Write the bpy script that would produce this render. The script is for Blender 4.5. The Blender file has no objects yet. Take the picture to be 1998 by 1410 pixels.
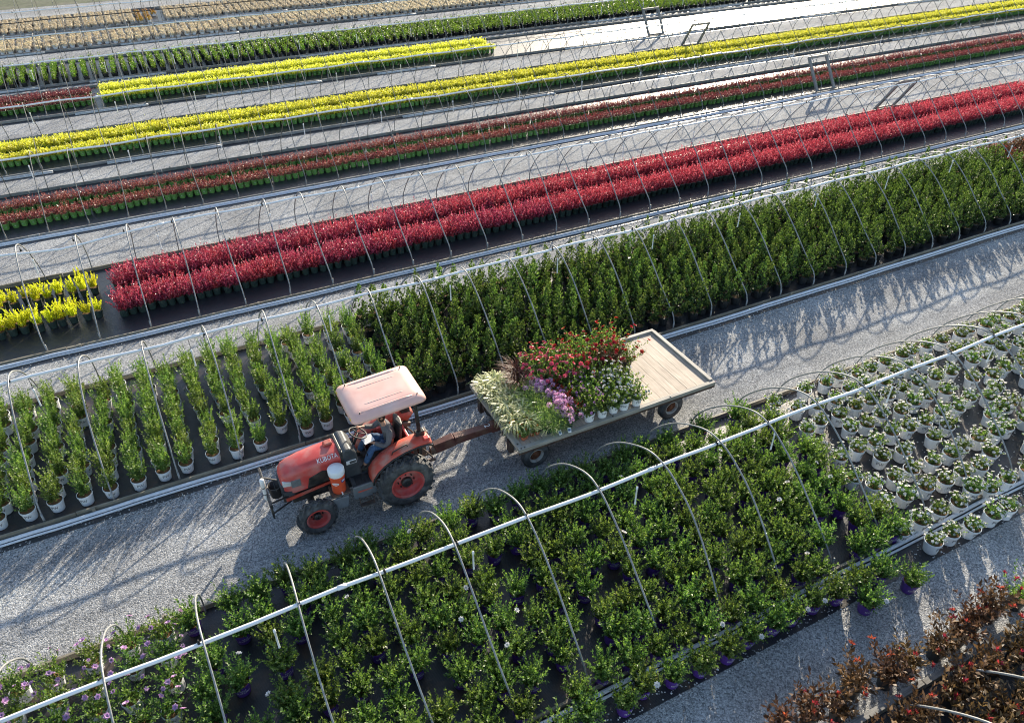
import bpy, math, random
import numpy as np
from mathutils import Vector, Matrix

# ------------------------------------------------------------------ camera, sky, sun
scene = bpy.context.scene
C = scene.collection
W0, H0, F0 = 1998.0, 1410.0, 1479.0
PITCH = math.atan2(705 + 366, F0)
PHI = math.atan2(4590 - 999, F0 / math.cos(PITCH))
FWD = np.array([math.cos(PHI) * math.cos(PITCH), math.sin(PHI) * math.cos(PITCH), -math.sin(PITCH)])
RIGHT = np.array([math.sin(PHI), -math.cos(PHI), 0.0])
UP = np.cross(RIGHT, FWD)
CAMH = 12.0
cam_d = bpy.data.cameras.new('camera')
cam = bpy.data.objects.new('camera', cam_d)
C.objects.link(cam)
cam.matrix_world = Matrix(((RIGHT[0], UP[0], -FWD[0], 0), (RIGHT[1], UP[1], -FWD[1], 0), (RIGHT[2], UP[2], -FWD[2], CAMH), (0, 0, 0, 1)))
cam_d.sensor_width = 36.0
cam_d.lens = 36.0 * F0 / W0
cam_d.clip_start = 0.1
cam_d.clip_end = 2000
scene.camera = cam

SUN = np.array([2.0, 2.25, 1.0]); SUN = SUN / np.linalg.norm(SUN)
sun_d = bpy.data.lights.new('sun', 'SUN')
sun_d.energy = 5.0
sun_d.angle = math.radians(0.53)
sun_d.color = (1.0, 0.89, 0.71)
sun = bpy.data.objects.new('sun', sun_d)
sun.rotation_euler = Vector(-SUN).to_track_quat('-Z', 'Y').to_euler()
sun.location = (40, 45, 40)
C.objects.link(sun)
world = bpy.data.worlds.new('World')
scene.world = world
world.use_nodes = True
wn = world.node_tree
bg = wn.nodes['Background']
sky = wn.nodes.new('ShaderNodeTexSky')
sky.sky_type = 'NISHITA'
sky.sun_disc = False
sky.sun_elevation = math.asin(SUN[2])
sky.sun_rotation = math.atan2(SUN[0], SUN[1])
sky.altitude = 100
wn.links.new(sky.outputs[0], bg.inputs['Color'])
bg.inputs['Strength'].default_value = 0.14
scene.view_settings.view_transform = 'Standard'
scene.view_settings.look = 'None'
scene.view_settings.gamma = 1.0
scene.view_settings.exposure = 1.0
scene.cycles.filter_width = 1.1

rng = np.random.default_rng(7)
random.seed(7)

def project(p):
    q = np.asarray(p, float) - np.array([0, 0, CAMH])
    dz = q @ FWD
    return 999 + F0 * (q @ RIGHT) / dz, 705 - F0 * (q @ UP) / dz, dz

def ground(px, py, z=0.0):
    """the place in the yard seen at a pixel of the survey photo (used only to read off measurements)"""
    d = FWD + RIGHT * (px - 999) / F0 - UP * (py - 705) / F0
    t = (z - CAMH) / d[2]
    return np.array([0, 0, CAMH]) + d * t

def in_view(x, y, z=0.3, m=30):
    px, py, dz = project((x, y, z))
    s = F0 / dz
    return dz > 0 and -m - 0.4 * s < px < W0 + m + 0.5 * s and -m - 0.4 * s < py < H0 + m + 0.8 * s

# ------------------------------------------------------------------ materials
def new_mat(name):
    m = bpy.data.materials.new(name)
    m.use_nodes = True
    nt = m.node_tree
    return m, nt, nt.nodes['Principled BSDF']

def N(nt, t, **kw):
    n = nt.nodes.new(t)
    for k, v in kw.items():
        if hasattr(n, k):
            setattr(n, k, v)
    return n

def ramp(nt, stops, fac=None, interp='LINEAR'):
    r = nt.nodes.new('ShaderNodeValToRGB')
    r.color_ramp.interpolation = interp
    el = r.color_ramp.elements
    while len(el) < len(stops):
        el.new(0.5)
    for e, (p, c) in zip(el, stops):
        e.position = p
        e.color = (c[0], c[1], c[2], 1)
    if fac is not None:
        nt.links.new(fac, r.inputs['Fac'])
    return r

def solid(name, col, rough=0.5, metal=0.0, var=0.12, scale=9.0, bump=0.0, dust=None, spec=0.5):
    """paint / plastic / metal with a little wear: noise shifts the colour and the gloss"""
    m, nt, p = new_mat(name)
    tc = N(nt, 'ShaderNodeTexCoord')
    no = N(nt, 'ShaderNodeTexNoise')
    no.inputs['Scale'].default_value = scale
    no.inputs['Detail'].default_value = 6
    nt.links.new(tc.outputs['Object'], no.inputs['Vector'])
    lo = [c * (1 - var) for c in col]
    hi = [min(1, c * (1 + var)) for c in col]
    r = ramp(nt, [(0.3, lo), (0.7, hi)], no.outputs['Fac'])
    out = r.outputs['Color']
    if dust:
        n2 = N(nt, 'ShaderNodeTexNoise')
        n2.inputs['Scale'].default_value = dust[2] if len(dust) > 2 else 4.0
        n2.inputs['Detail'].default_value = 8
        nt.links.new(tc.outputs['Object'], n2.inputs['Vector'])
        r2 = ramp(nt, [(0.45, (0, 0, 0)), (0.7, (dust[1],) * 3)], n2.outputs['Fac'])
        mx = N(nt, 'ShaderNodeMix', data_type='RGBA')
        nt.links.new(r2.outputs['Color'], mx.inputs['Factor'])
        nt.links.new(out, mx.inputs['A'])
        mx.inputs['B'].default_value = (*dust[0], 1)
        out = mx.outputs['Result']
    nt.links.new(out, p.inputs['Base Color'])
    mr = N(nt, 'ShaderNodeMapRange')
    mr.inputs['To Min'].default_value = max(0.02, rough - 0.1)
    mr.inputs['To Max'].default_value = min(1, rough + 0.12)
    nt.links.new(no.outputs['Fac'], mr.inputs['Value'])
    nt.links.new(mr.outputs['Result'], p.inputs['Roughness'])
    p.inputs['Metallic'].default_value = metal
    p.inputs['Specular IOR Level'].default_value = spec
    if bump:
        b = N(nt, 'ShaderNodeBump')
        b.inputs['Strength'].default_value = bump
        b.inputs['Distance'].default_value = 0.01
        nt.links.new(no.outputs['Fac'], b.inputs['Height'])
        nt.links.new(b.outputs['Normal'], p.inputs['Normal'])
    return m

def leaf_mat(name, stops, rough=0.42, trans=0.35, tboost=1.5, spec=0.45, hue=0.05):
    """leaves or petals: each one (mesh island) takes its own colour, each plant its own tint; thin enough to let light through"""
    m, nt, p = new_mat(name)
    g = N(nt, 'ShaderNodeNewGeometry')
    oi = N(nt, 'ShaderNodeObjectInfo')
    r = ramp(nt, stops, g.outputs['Random Per Island'])
    hs = N(nt, 'ShaderNodeHueSaturation')
    mr = N(nt, 'ShaderNodeMapRange')
    mr.inputs['To Min'].default_value = 0.5 - hue * 0.4
    mr.inputs['To Max'].default_value = 0.5 + hue * 0.4
    nt.links.new(oi.outputs['Random'], mr.inputs['Value'])
    nt.links.new(mr.outputs['Result'], hs.inputs['Hue'])
    mv = N(nt, 'ShaderNodeMapRange')
    mv.inputs['To Min'].default_value = 0.82
    mv.inputs['To Max'].default_value = 1.18
    nt.links.new(oi.outputs['Random'], mv.inputs['Value'])
    nt.links.new(mv.outputs['Result'], hs.inputs['Value'])
    nt.links.new(r.outputs['Color'], hs.inputs['Color'])
    nt.links.new(hs.outputs['Color'], p.inputs['Base Color'])
    p.inputs['Roughness'].default_value = rough
    p.inputs['Specular IOR Level'].default_value = spec
    tr = N(nt, 'ShaderNodeBsdfTranslucent')
    mul = N(nt, 'ShaderNodeMix', data_type='RGBA', blend_type='MULTIPLY')
    mul.inputs['Factor'].default_value = 1
    nt.links.new(hs.outputs['Color'], mul.inputs['A'])
    mul.inputs['B'].default_value = (tboost * 1.1, tboost * 1.15, tboost * 0.55, 1) if tboost > 1.05 else (1, 1, 1, 1)
    nt.links.new(mul.outputs['Result'], tr.inputs['Color'])
    ms = N(nt, 'ShaderNodeMixShader')
    ms.inputs['Fac'].default_value = trans
    nt.links.new(p.outputs[0], ms.inputs[1])
    nt.links.new(tr.outputs[0], ms.inputs[2])
    nt.links.new(ms.outputs[0], nt.nodes['Material Output'].inputs['Surface'])
    return m

def gravel_mat():
    m, nt, p = new_mat('crushed_stone')
    tc = N(nt, 'ShaderNodeTexCoord')
    v1 = N(nt, 'ShaderNodeTexVoronoi'); v1.inputs['Scale'].default_value = 38
    v2 = N(nt, 'ShaderNodeTexVoronoi'); v2.inputs['Scale'].default_value = 75
    big = N(nt, 'ShaderNodeTexNoise'); big.inputs['Scale'].default_value = 0.55; big.inputs['Detail'].default_value = 5
    wob = N(nt, 'ShaderNodeTexNoise'); wob.inputs['Scale'].default_value = 40
    mp = N(nt, 'ShaderNodeMapping'); mp.inputs['Scale'].default_value = (0.16, 1.1, 1)
    trk = N(nt, 'ShaderNodeTexNoise'); trk.inputs['Scale'].default_value = 1.0; trk.inputs['Detail'].default_value = 3
    nt.links.new(tc.outputs['Object'], mp.inputs['Vector'])
    nt.links.new(mp.outputs['Vector'], trk.inputs['Vector'])
    for n in (v1, v2, big, wob):
        nt.links.new(tc.outputs['Object'], n.inputs['Vector'])
    sep = N(nt, 'ShaderNodeSeparateColor'); nt.links.new(v1.outputs['Color'], sep.inputs[0])
    sep2 = N(nt, 'ShaderNodeSeparateColor'); nt.links.new(v2.outputs['Color'], sep2.inputs[0])
    add = N(nt, 'ShaderNodeMath', operation='MULTIPLY_ADD')
    nt.links.new(sep.outputs[0], add.inputs[0]); add.inputs[1].default_value = 0.6
    sc = N(nt, 'ShaderNodeMath', operation='MULTIPLY'); nt.links.new(sep2.outputs[1], sc.inputs[0]); sc.inputs[1].default_value = 0.4
    nt.links.new(sc.outputs[0], add.inputs[2])
    r = ramp(nt, [(0.05, (0.1, 0.104, 0.11)), (0.35, (0.28, 0.285, 0.29)), (0.6, (0.42, 0.423, 0.427)), (0.95, (0.68, 0.675, 0.67))], add.outputs[0])
    rb = ramp(nt, [(0.3, (0.78, 0.77, 0.76)), (0.7, (1.08, 1.08, 1.08))], big.outputs['Fac'])
    rt = ramp(nt, [(0.35, (0.85, 0.85, 0.86)), (0.62, (1.06, 1.06, 1.05))], trk.outputs['Fac'])
    mx = N(nt, 'ShaderNodeMix', data_type='RGBA', blend_type='MULTIPLY'); mx.inputs['Factor'].default_value = 1
    nt.links.new(r.outputs['Color'], mx.inputs['A']); nt.links.new(rb.outputs['Color'], mx.inputs['B'])
    mx2 = N(nt, 'ShaderNodeMix', data_type='RGBA', blend_type='MULTIPLY'); mx2.inputs['Factor'].default_value = 1
    nt.links.new(mx.outputs['Result'], mx2.inputs['A']); nt.links.new(rt.outputs['Color'], mx2.inputs['B'])
    # wheel ruts down the road: fines worked to the surface, a little darker and smoother
    sx = N(nt, 'ShaderNodeSeparateXYZ'); nt.links.new(tc.outputs['Object'], sx.inputs[0])
    wy = N(nt, 'ShaderNodeMath', operation='MULTIPLY_ADD'); nt.links.new(trk.outputs['Fac'], wy.inputs[0]); wy.inputs[1].default_value = 0.7
    nt.links.new(sx.outputs['Y'], wy.inputs[2])
    sub = N(nt, 'ShaderNodeMath', operation='SUBTRACT'); nt.links.new(wy.outputs[0], sub.inputs[0]); sub.inputs[1].default_value = 12.35
    ab = N(nt, 'ShaderNodeMath', operation='ABSOLUTE'); nt.links.new(sub.outputs[0], ab.inputs[0])
    s2 = N(nt, 'ShaderNodeMath', operation='SUBTRACT'); nt.links.new(ab.outputs[0], s2.inputs[0]); s2.inputs[1].default_value = 0.8
    a2 = N(nt, 'ShaderNodeMath', operation='ABSOLUTE'); nt.links.new(s2.outputs[0], a2.inputs[0])
    rr = ramp(nt, [(0.06, (0.74, 0.75, 0.77)), (0.3, (1, 1, 1))], a2.outputs[0])
    mx3 = N(nt, 'ShaderNodeMix', data_type='RGBA', blend_type='MULTIPLY'); mx3.inputs['Factor'].default_value = 0.8
    nt.links.new(mx2.outputs['Result'], mx3.inputs['A']); nt.links.new(rr.outputs['Color'], mx3.inputs['B'])
    nt.links.new(mx3.outputs['Result'], p.inputs['Base Color'])
    p.inputs['Roughness'].default_value = 0.9
    p.inputs['Specular IOR Level'].default_value = 0.12
    h = N(nt, 'ShaderNodeMath', operation='MULTIPLY_ADD')
    nt.links.new(v1.outputs['Distance'], h.inputs[0]); h.inputs[1].default_value = -1.0
    nt.links.new(sep.outputs[2], h.inputs[2])
    h2 = N(nt, 'ShaderNodeMath', operation='MULTIPLY_ADD')
    nt.links.new(v2.outputs['Distance'], h2.inputs[0]); h2.inputs[1].default_value = -0.6
    nt.links.new(h.outputs[0], h2.inputs[2])
    b = N(nt, 'ShaderNodeBump'); b.inputs['Strength'].default_value = 0.75; b.inputs['Distance'].default_value = 0.018
    nt.links.new(h2.outputs[0], b.inputs['Height'])
    nt.links.new(b.outputs['Normal'], p.inputs['Normal'])
    return m

def fabric_mat(name, soil, rough=0.42):
    """woven black weed cloth: fine weave, wrinkles, spilt soil and dust"""
    m, nt, p = new_mat(name)
    tc = N(nt, 'ShaderNodeTexCoord')
    w1 = N(nt, 'ShaderNodeTexWave', bands_direction='Y'); w1.inputs['Scale'].default_value = 14; w1.inputs['Distortion'].default_value = 0.6
    n1 = N(nt, 'ShaderNodeTexNoise'); n1.inputs['Scale'].default_value = 1.6; n1.inputs['Detail'].default_value = 9; n1.inputs['Roughness'].default_value = 0.62
    n2 = N(nt, 'ShaderNodeTexNoise'); n2.inputs['Scale'].default_value = 26; n2.inputs['Detail'].default_value = 4
    n3 = N(nt, 'ShaderNodeTexNoise'); n3.inputs['Scale'].default_value = 5; n3.inputs['Detail'].default_value = 4
    for n in (w1, n1, n2, n3):
        nt.links.new(tc.outputs['Object'], n.inputs['Vector'])
    r1 = ramp(nt, [(0.3, (0.013, 0.013, 0.016)), (0.7, (0.03, 0.031, 0.036))], w1.outputs['Fac'])
    r2 = ramp(nt, [(0.56 - 0.1 * soil, (0, 0, 0)), (0.78 - 0.1 * soil, (0.85 * soil,) * 3)], n1.outputs['Fac'])
    mx = N(nt, 'ShaderNodeMix', data_type='RGBA')
    nt.links.new(r2.outputs['Color'], mx.inputs['Factor'])
    nt.links.new(r1.outputs['Color'], mx.inputs['A'])
    mx.inputs['B'].default_value = (0.16, 0.085, 0.04, 1)
    nt.links.new(mx.outputs['Result'], p.inputs['Base Color'])
    mr = N(nt, 'ShaderNodeMapRange'); mr.inputs['To Min'].default_value = rough - 0.1; mr.inputs['To Max'].default_value = rough + 0.12
    nt.links.new(n3.outputs['Fac'], mr.inputs['Value'])
    nt.links.new(mr.outputs['Result'], p.inputs['Roughness'])
    p.inputs['Specular IOR Level'].default_value = 0.5
    ad = N(nt, 'ShaderNodeMath', operation='MULTIPLY_ADD')
    nt.links.new(n2.outputs['Fac'], ad.inputs[0]); ad.inputs[1].default_value = 0.6
    nt.links.new(n3.outputs['Fac'], ad.inputs[2])
    b = N(nt, 'ShaderNodeBump'); b.inputs['Strength'].default_value = 0.3; b.inputs['Distance'].default_value = 0.03
    nt.links.new(ad.outputs[0], b.inputs['Height'])
    nt.links.new(b.outputs['Normal'], p.inputs['Normal'])
    return m

def wood_mat(name, a, b, axis='X', rough=0.7, scale=3.0):
    m, nt, p = new_mat(name)
    tc = N(nt, 'ShaderNodeTexCoord')
    mp = N(nt, 'ShaderNodeMapping')
    s = {'X': (0.6, 14, 14), 'Y': (14, 0.6, 14), 'Z': (14, 14, 0.6)}[axis]
    mp.inputs['Scale'].default_value = s
    no = N(nt, 'ShaderNodeTexNoise'); no.inputs['Scale'].default_value = scale; no.inputs['Detail'].default_value = 8
    n2 = N(nt, 'ShaderNodeTexNoise'); n2.inputs['Scale'].default_value = 1.7; n2.inputs['Detail'].default_value = 5
    g = N(nt, 'ShaderNodeNewGeometry')
    nt.links.new(tc.outputs['Object'], mp.inputs['Vector'])
    nt.links.new(mp.outputs['Vector'], no.inputs['Vector'])
    nt.links.new(tc.outputs['Object'], n2.inputs['Vector'])
    r = ramp(nt, [(0.28, a), (0.72, b)], no.outputs['Fac'])
    r2 = ramp(nt, [(0.3, (0.72,) * 3), (0.65, (1.08,) * 3)], n2.outputs['Fac'])
    r3 = ramp(nt, [(0, (0.82, 0.8, 0.78)), (1, (1.1, 1.1, 1.1))], g.outputs['Random Per Island'])
    mx = N(nt, 'ShaderNodeMix', data_type='RGBA', blend_type='MULTIPLY'); mx.inputs['Factor'].default_value = 1
    mx2 = N(nt, 'ShaderNodeMix', data_type='RGBA', blend_type='MULTIPLY'); mx2.inputs['Factor'].default_value = 1
    nt.links.new(r.outputs['Color'], mx.inputs['A']); nt.links.new(r2.outputs['Color'], mx.inputs['B'])
    nt.links.new(mx.outputs['Result'], mx2.inputs['A']); nt.links.new(r3.outputs['Color'], mx2.inputs['B'])
    nt.links.new(mx2.outputs['Result'], p.inputs['Base Color'])
    p.inputs['Roughness'].default_value = rough
    bm = N(nt, 'ShaderNodeBump'); bm.inputs['Strength'].default_value = 0.35; bm.inputs['Distance'].default_value = 0.006
    nt.links.new(no.outputs['Fac'], bm.inputs['Height'])
    nt.links.new(bm.outputs['Normal'], p.inputs['Normal'])
    return m

M = {}
M['gravel'] = gravel_mat()
M['stone'] = leaf_mat('loose_stone', [(0, (0.12, 0.12, 0.13)), (0.5, (0.36, 0.36, 0.36)), (1, (0.68, 0.67, 0.66))], 0.9, 0.0, 1.0, 0.1, 0.0)
M['fabric'] = fabric_mat('weed_cloth', 0.55)
M['fabric_clean'] = fabric_mat('weed_cloth_clean', 0.12, 0.4)
M['grass'] = solid('dry_grass', (0.075, 0.085, 0.04), 0.9, var=0.5, scale=3.0, dust=((0.15, 0.135, 0.1), 0.7, 0.6))
M['board'] = wood_mat('weathered_board', (0.17, 0.15, 0.11), (0.36, 0.32, 0.25))
M['board_grey'] = wood_mat('grey_timber', (0.16, 0.155, 0.15), (0.38, 0.37, 0.35))
M['film'] = solid('rolled_film', (0.68, 0.7, 0.74), 0.3, var=0.1, scale=14, bump=0.4)
M['film_grey'] = solid('old_film', (0.5, 0.5, 0.49), 0.45, var=0.25, scale=10, bump=0.4)
M['galv'] = solid('galvanised_pipe', (0.27, 0.275, 0.275), 0.5, 0.2, var=0.3, scale=25)
M['galv_far'] = solid('dull_pipe', (0.17, 0.17, 0.165), 0.6, 0.1, var=0.3, scale=25)
M['pvc'] = solid('white_pipe', (0.84, 0.85, 0.86), 0.32, var=0.05, scale=6)
M['black_rub'] = solid('black_rubber', (0.02, 0.02, 0.021), 0.55, var=0.3)
M['soil'] = solid('bark_soil', (0.2, 0.105, 0.045), 0.95, var=0.55, scale=60, bump=1.0)
M['pot_white'] = solid('white_pot', (0.82, 0.83, 0.84), 0.38, var=0.05, scale=5)
M['pot_black'] = solid('black_pot', (0.022, 0.024, 0.025), 0.45, var=0.25)
M['pot_dkgreen'] = solid('dark_green_pot', (0.03, 0.05, 0.042), 0.45, var=0.25)
M['pot_green'] = solid('green_pot', (0.12, 0.27, 0.065), 0.42, var=0.15)
M['pot_purple'] = solid('purple_pot', (0.085, 0.03, 0.23), 0.42, var=0.15)
M['pot_terra'] = solid('terracotta_pot', (0.42, 0.13, 0.06), 0.6, var=0.15)
M['ink'] = solid('dark_ink', (0.05, 0.05, 0.06), 0.6)
M['ink_white'] = solid('white_ink', (0.75, 0.74, 0.8), 0.5)
M['ink_grey'] = solid('pale_ink', (0.45, 0.47, 0.5), 0.5)
# tractor
M['red'] = solid('tractor_red', (0.56, 0.07, 0.06), 0.4, var=0.14, scale=5, dust=((0.5, 0.3, 0.26), 0.6, 3.5))
M['red_dusty'] = solid('dusty_red', (0.55, 0.075, 0.045), 0.5, var=0.15, scale=6, dust=((0.42, 0.27, 0.21), 0.8, 4.0))
M['canopy'] = solid('faded_canopy', (0.78, 0.46, 0.38), 0.42, var=0.07, scale=3, dust=((0.84, 0.64, 0.57), 0.7, 1.2))
M['grey_plastic'] = solid('grey_plastic', (0.045, 0.052, 0.06), 0.45, var=0.2, dust=((0.15, 0.15, 0.14), 0.4, 5.0))
M['black_metal'] = solid('black_metal', (0.025, 0.025, 0.026), 0.45, 0.2, var=0.3, dust=((0.14, 0.12, 0.1), 0.5, 6.0))
M['dirty_metal'] = solid('dirty_metal', (0.13, 0.1, 0.085), 0.6, 0.3, var=0.4, dust=((0.26, 0.13, 0.07), 0.7, 7.0))
M['steel_grey'] = solid('grey_steel', (0.2, 0.21, 0.22), 0.5, 0.3, var=0.2)
M['tyre'] = solid('dusty_tyre', (0.045, 0.045, 0.046), 0.7, var=0.35, scale=14, dust=((0.17, 0.165, 0.155), 0.7, 6.0))
M['lamp'] = solid('lamp_lens', (0.6, 0.6, 0.58), 0.15, var=0.15)
M['badge'] = solid('white_badge', (0.8, 0.8, 0.8), 0.4)
M['cooler'] = solid('cooler_orange', (0.75, 0.1, 0.035), 0.4, var=0.06)
M['white_plastic'] = solid('white_plastic', (0.82, 0.82, 0.82), 0.4, var=0.05)
M['blue_ink'] = solid('blue_print', (0.03, 0.08, 0.25), 0.5)
M['yellow_ink'] = solid('yellow_sticker', (0.75, 0.5, 0.05), 0.5)
M['skin'] = solid('skin', (0.42, 0.22, 0.14), 0.55, var=0.08)
M['sweater'] = solid('grey_sweater', (0.13, 0.125, 0.13), 0.9, var=0.15, scale=30, bump=0.5)
M['jeans'] = solid('blue_jeans', (0.05, 0.11, 0.22), 0.85, var=0.3, scale=20, bump=0.4)
M['boots'] = solid('dark_boots', (0.02, 0.018, 0.016), 0.6)
M['cap'] = solid('dark_cap', (0.03, 0.03, 0.035), 0.8)
M['hair'] = solid('dark_hair', (0.02, 0.014, 0.01), 0.6)
M['paper'] = solid('white_paper', (0.85, 0.85, 0.84), 0.6, var=0.03)
# cart
M['deck'] = wood_mat('deck_planks', (0.3, 0.23, 0.17), (0.52, 0.42, 0.32), 'X')
M['deck_y'] = wood_mat('deck_rail', (0.26, 0.235, 0.2), (0.5, 0.46, 0.4), 'Y')
M['deck_x'] = wood_mat('deck_side', (0.26, 0.235, 0.2), (0.48, 0.45, 0.4), 'X')
M['rust_red'] = solid('rusty_red_steel', (0.12, 0.042, 0.032), 0.55, 0.2, var=0.3, dust=((0.2, 0.12, 0.08), 0.6, 5.0))
M['rust_dark'] = solid('dark_rusty_steel', (0.06, 0.035, 0.028), 0.65, 0.2, var=0.4, dust=((0.15, 0.1, 0.07), 0.6, 5.0))
M['rust'] = solid('rust', (0.17, 0.065, 0.03), 0.8, 0.2, var=0.5, scale=20)
M['rim_white'] = solid('white_rim', (0.5, 0.5, 0.46), 0.5, var=0.2, dust=((0.22, 0.12, 0.07), 0.8, 9.0))
M['red_stake'] = solid('red_stake', (0.5, 0.03, 0.025), 0.5)
# leaves
G = lambda *s: list(s)
M['lf_shrub'] = leaf_mat('shrub_leaf', G((0, (0.04, 0.08, 0.018)), (0.55, (0.095, 0.165, 0.04)), (0.92, (0.19, 0.27, 0.075)), (1, (0.3, 0.36, 0.14))), 0.45)
M['lf_upright'] = leaf_mat('upright_leaf', G((0, (0.05, 0.095, 0.018)), (0.55, (0.12, 0.2, 0.045)), (0.92, (0.23, 0.31, 0.09)), (1, (0.34, 0.4, 0.17))), 0.45)
M['lf_holly'] = leaf_mat('holly_leaf', G((0, (0.009, 0.024, 0.008)), (0.6, (0.022, 0.05, 0.014)), (1, (0.09, 0.135, 0.035))), 0.45, 0.22, spec=0.35)
M['lf_hollytip'] = leaf_mat('holly_new_leaf', G((0, (0.05, 0.1, 0.022)), (0.6, (0.11, 0.175, 0.042)), (1, (0.24, 0.31, 0.12))), 0.45, 0.3, spec=0.35)  # paler new growth; its brightness also stands in for sunlit spire tips
M['lf_yspire'] = leaf_mat('yellow_spire_leaf', G((0, (0.5, 0.52, 0.015)), (0.5, (0.74, 0.75, 0.03)), (1, (0.88, 0.88, 0.1))), 0.5, 0.45, 1.02, hue=0.02)
M['lf_barberry'] = leaf_mat('crimson_leaf', G((0, (0.2, 0.016, 0.04)), (0.5, (0.48, 0.055, 0.1)), (0.85, (0.64, 0.12, 0.17)), (1, (0.74, 0.36, 0.4))), 0.36, 0.42, 1.04, hue=0.03)
M['lf_maroon'] = leaf_mat('maroon_leaf', G((0, (0.12, 0.028, 0.03)), (0.5, (0.3, 0.065, 0.062)), (0.85, (0.42, 0.13, 0.11)), (1, (0.56, 0.36, 0.33))), 0.34, 0.34, 1.04, hue=0.03)
M['lf_yellow'] = leaf_mat('gold_leaf', G((0, (0.55, 0.54, 0.03)), (0.5, (0.76, 0.74, 0.05)), (1, (0.88, 0.86, 0.26))), 0.45, 0.42, 1.02, hue=0.02)
M['lf_laurel'] = leaf_mat('laurel_leaf', G((0, (0.05, 0.1, 0.018)), (0.6, (0.12, 0.21, 0.035)), (1, (0.24, 0.34, 0.07))), 0.42)
M['lf_tan'] = leaf_mat('tan_blade', G((0, (0.48, 0.37, 0.22)), (0.5, (0.72, 0.6, 0.4)), (1, (0.86, 0.77, 0.56))), 0.6, 0.3, 1.02, hue=0.02)
M['lf_amber'] = leaf_mat('amber_blade', G((0, (0.26, 0.12, 0.012)), (1, (0.6, 0.34, 0.03))), 0.6, 0.3, 1.02)
M['lf_bronze'] = leaf_mat('bronze_leaf', G((0, (0.05, 0.028, 0.012)), (0.5, (0.13, 0.072, 0.03)), (0.85, (0.22, 0.13, 0.055)), (1, (0.34, 0.24, 0.19))), 0.5, 0.28, 1.04)
M['lf_redtip'] = leaf_mat('red_tip_leaf', G((0, (0.3, 0.025, 0.035)), (1, (0.6, 0.1, 0.06))), 0.35, 0.4, 1.02)
M['lf_varieg'] = leaf_mat('cream_striped_blade', G((0, (0.22, 0.27, 0.07)), (0.3, (0.5, 0.52, 0.22)), (1, (0.78, 0.76, 0.5))), 0.4, 0.35, 1.02, hue=0.02)
M['lf_feather'] = leaf_mat('feathery_leaf', G((0, (0.12, 0.2, 0.05)), (1, (0.34, 0.44, 0.15))), 0.5, 0.4)
M['lf_redgrass'] = leaf_mat('purple_grass_blade', G((0, (0.06, 0.018, 0.014)), (1, (0.24, 0.085, 0.05))), 0.5, 0.3, 1.02)
M['fl_white'] = leaf_mat('white_petal', G((0, (0.66, 0.63, 0.58)), (1, (0.88, 0.84, 0.82))), 0.6, 0.3, 1.0, hue=0.0)
M['fl_lilac'] = leaf_mat('lilac_petal', G((0, (0.48, 0.25, 0.52)), (1, (0.74, 0.5, 0.72))), 0.6, 0.35, 1.0)
M['fl_coral'] = leaf_mat('coral_petal', G((0, (0.72, 0.05, 0.11)), (0.6, (0.88, 0.14, 0.22)), (1, (0.92, 0.3, 0.38))), 0.5, 0.3, 1.0, hue=0.02)
M['fl_red'] = leaf_mat('red_petal', G((0, (0.45, 0.008, 0.01)), (1, (0.75, 0.035, 0.03))), 0.5, 0.3, 1.0, hue=0.02)
M['fl_pink'] = leaf_mat('pink_petal', G((0, (0.74, 0.34, 0.56)), (0.5, (0.86, 0.5, 0.72)), (1, (0.93, 0.7, 0.84))), 0.55, 0.3, 1.0, hue=0.0)
M['fl_orange'] = leaf_mat('orange_petal', G((0, (0.7, 0.14, 0.01)), (1, (0.85, 0.3, 0.015))), 0.5, 0.3, 1.0, hue=0.02)
M['fl_mauve'] = leaf_mat('mauve_petal', G((0, (0.42, 0.12, 0.4)), (1, (0.72, 0.36, 0.66))), 0.55, 0.3, 1.0)
M['fl_scarlet'] = leaf_mat('scarlet_petal', G((0, (0.4, 0.015, 0.012)), (1, (0.62, 0.1, 0.03))), 0.5, 0.3, 1.0, hue=0.02)

# ------------------------------------------------------------------ mesh building
def np_mesh(name, V, Q, mats, mi=None, smooth=False):
    me = bpy.data.meshes.new(name)
    V = np.asarray(V, np.float32); Q = np.asarray(Q, np.int32)
    me.vertices.add(len(V)); me.vertices.foreach_set('co', V.ravel())
    k = Q.shape[1]
    me.loops.add(Q.size); me.loops.foreach_set('vertex_index', Q.ravel())
    me.polygons.add(len(Q))
    me.polygons.foreach_set('loop_start', np.arange(0, Q.size, k, dtype=np.int32))
    if mi is not None:
        me.polygons.foreach_set('material_index', np.asarray(mi, np.int32))
    if smooth:
        me.polygons.foreach_set('use_smooth', np.ones(len(Q), bool))
    for m in mats:
        me.materials.append(m)
    me.update(calc_edges=True)
    return me

def put(name, me, parent=None, loc=(0, 0, 0)):
    o = bpy.data.objects.new(name, me)
    C.objects.link(o)
    o.location = loc
    if parent is not None:
        o.parent = parent
    return o

def tag(o, label=None, cat=None, group=None, kind=None):
    if label: o['label'] = label
    if cat: o['category'] = cat
    if group: o['group'] = group
    if kind: o['kind'] = kind
    return o

def empty(name, loc, rz=0.0):
    o = bpy.data.objects.new(name, None)
    o.empty_display_size = 0.1
    C.objects.link(o)
    o.location = loc
    o.rotation_euler = (0, 0, rz)
    return o

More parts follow.
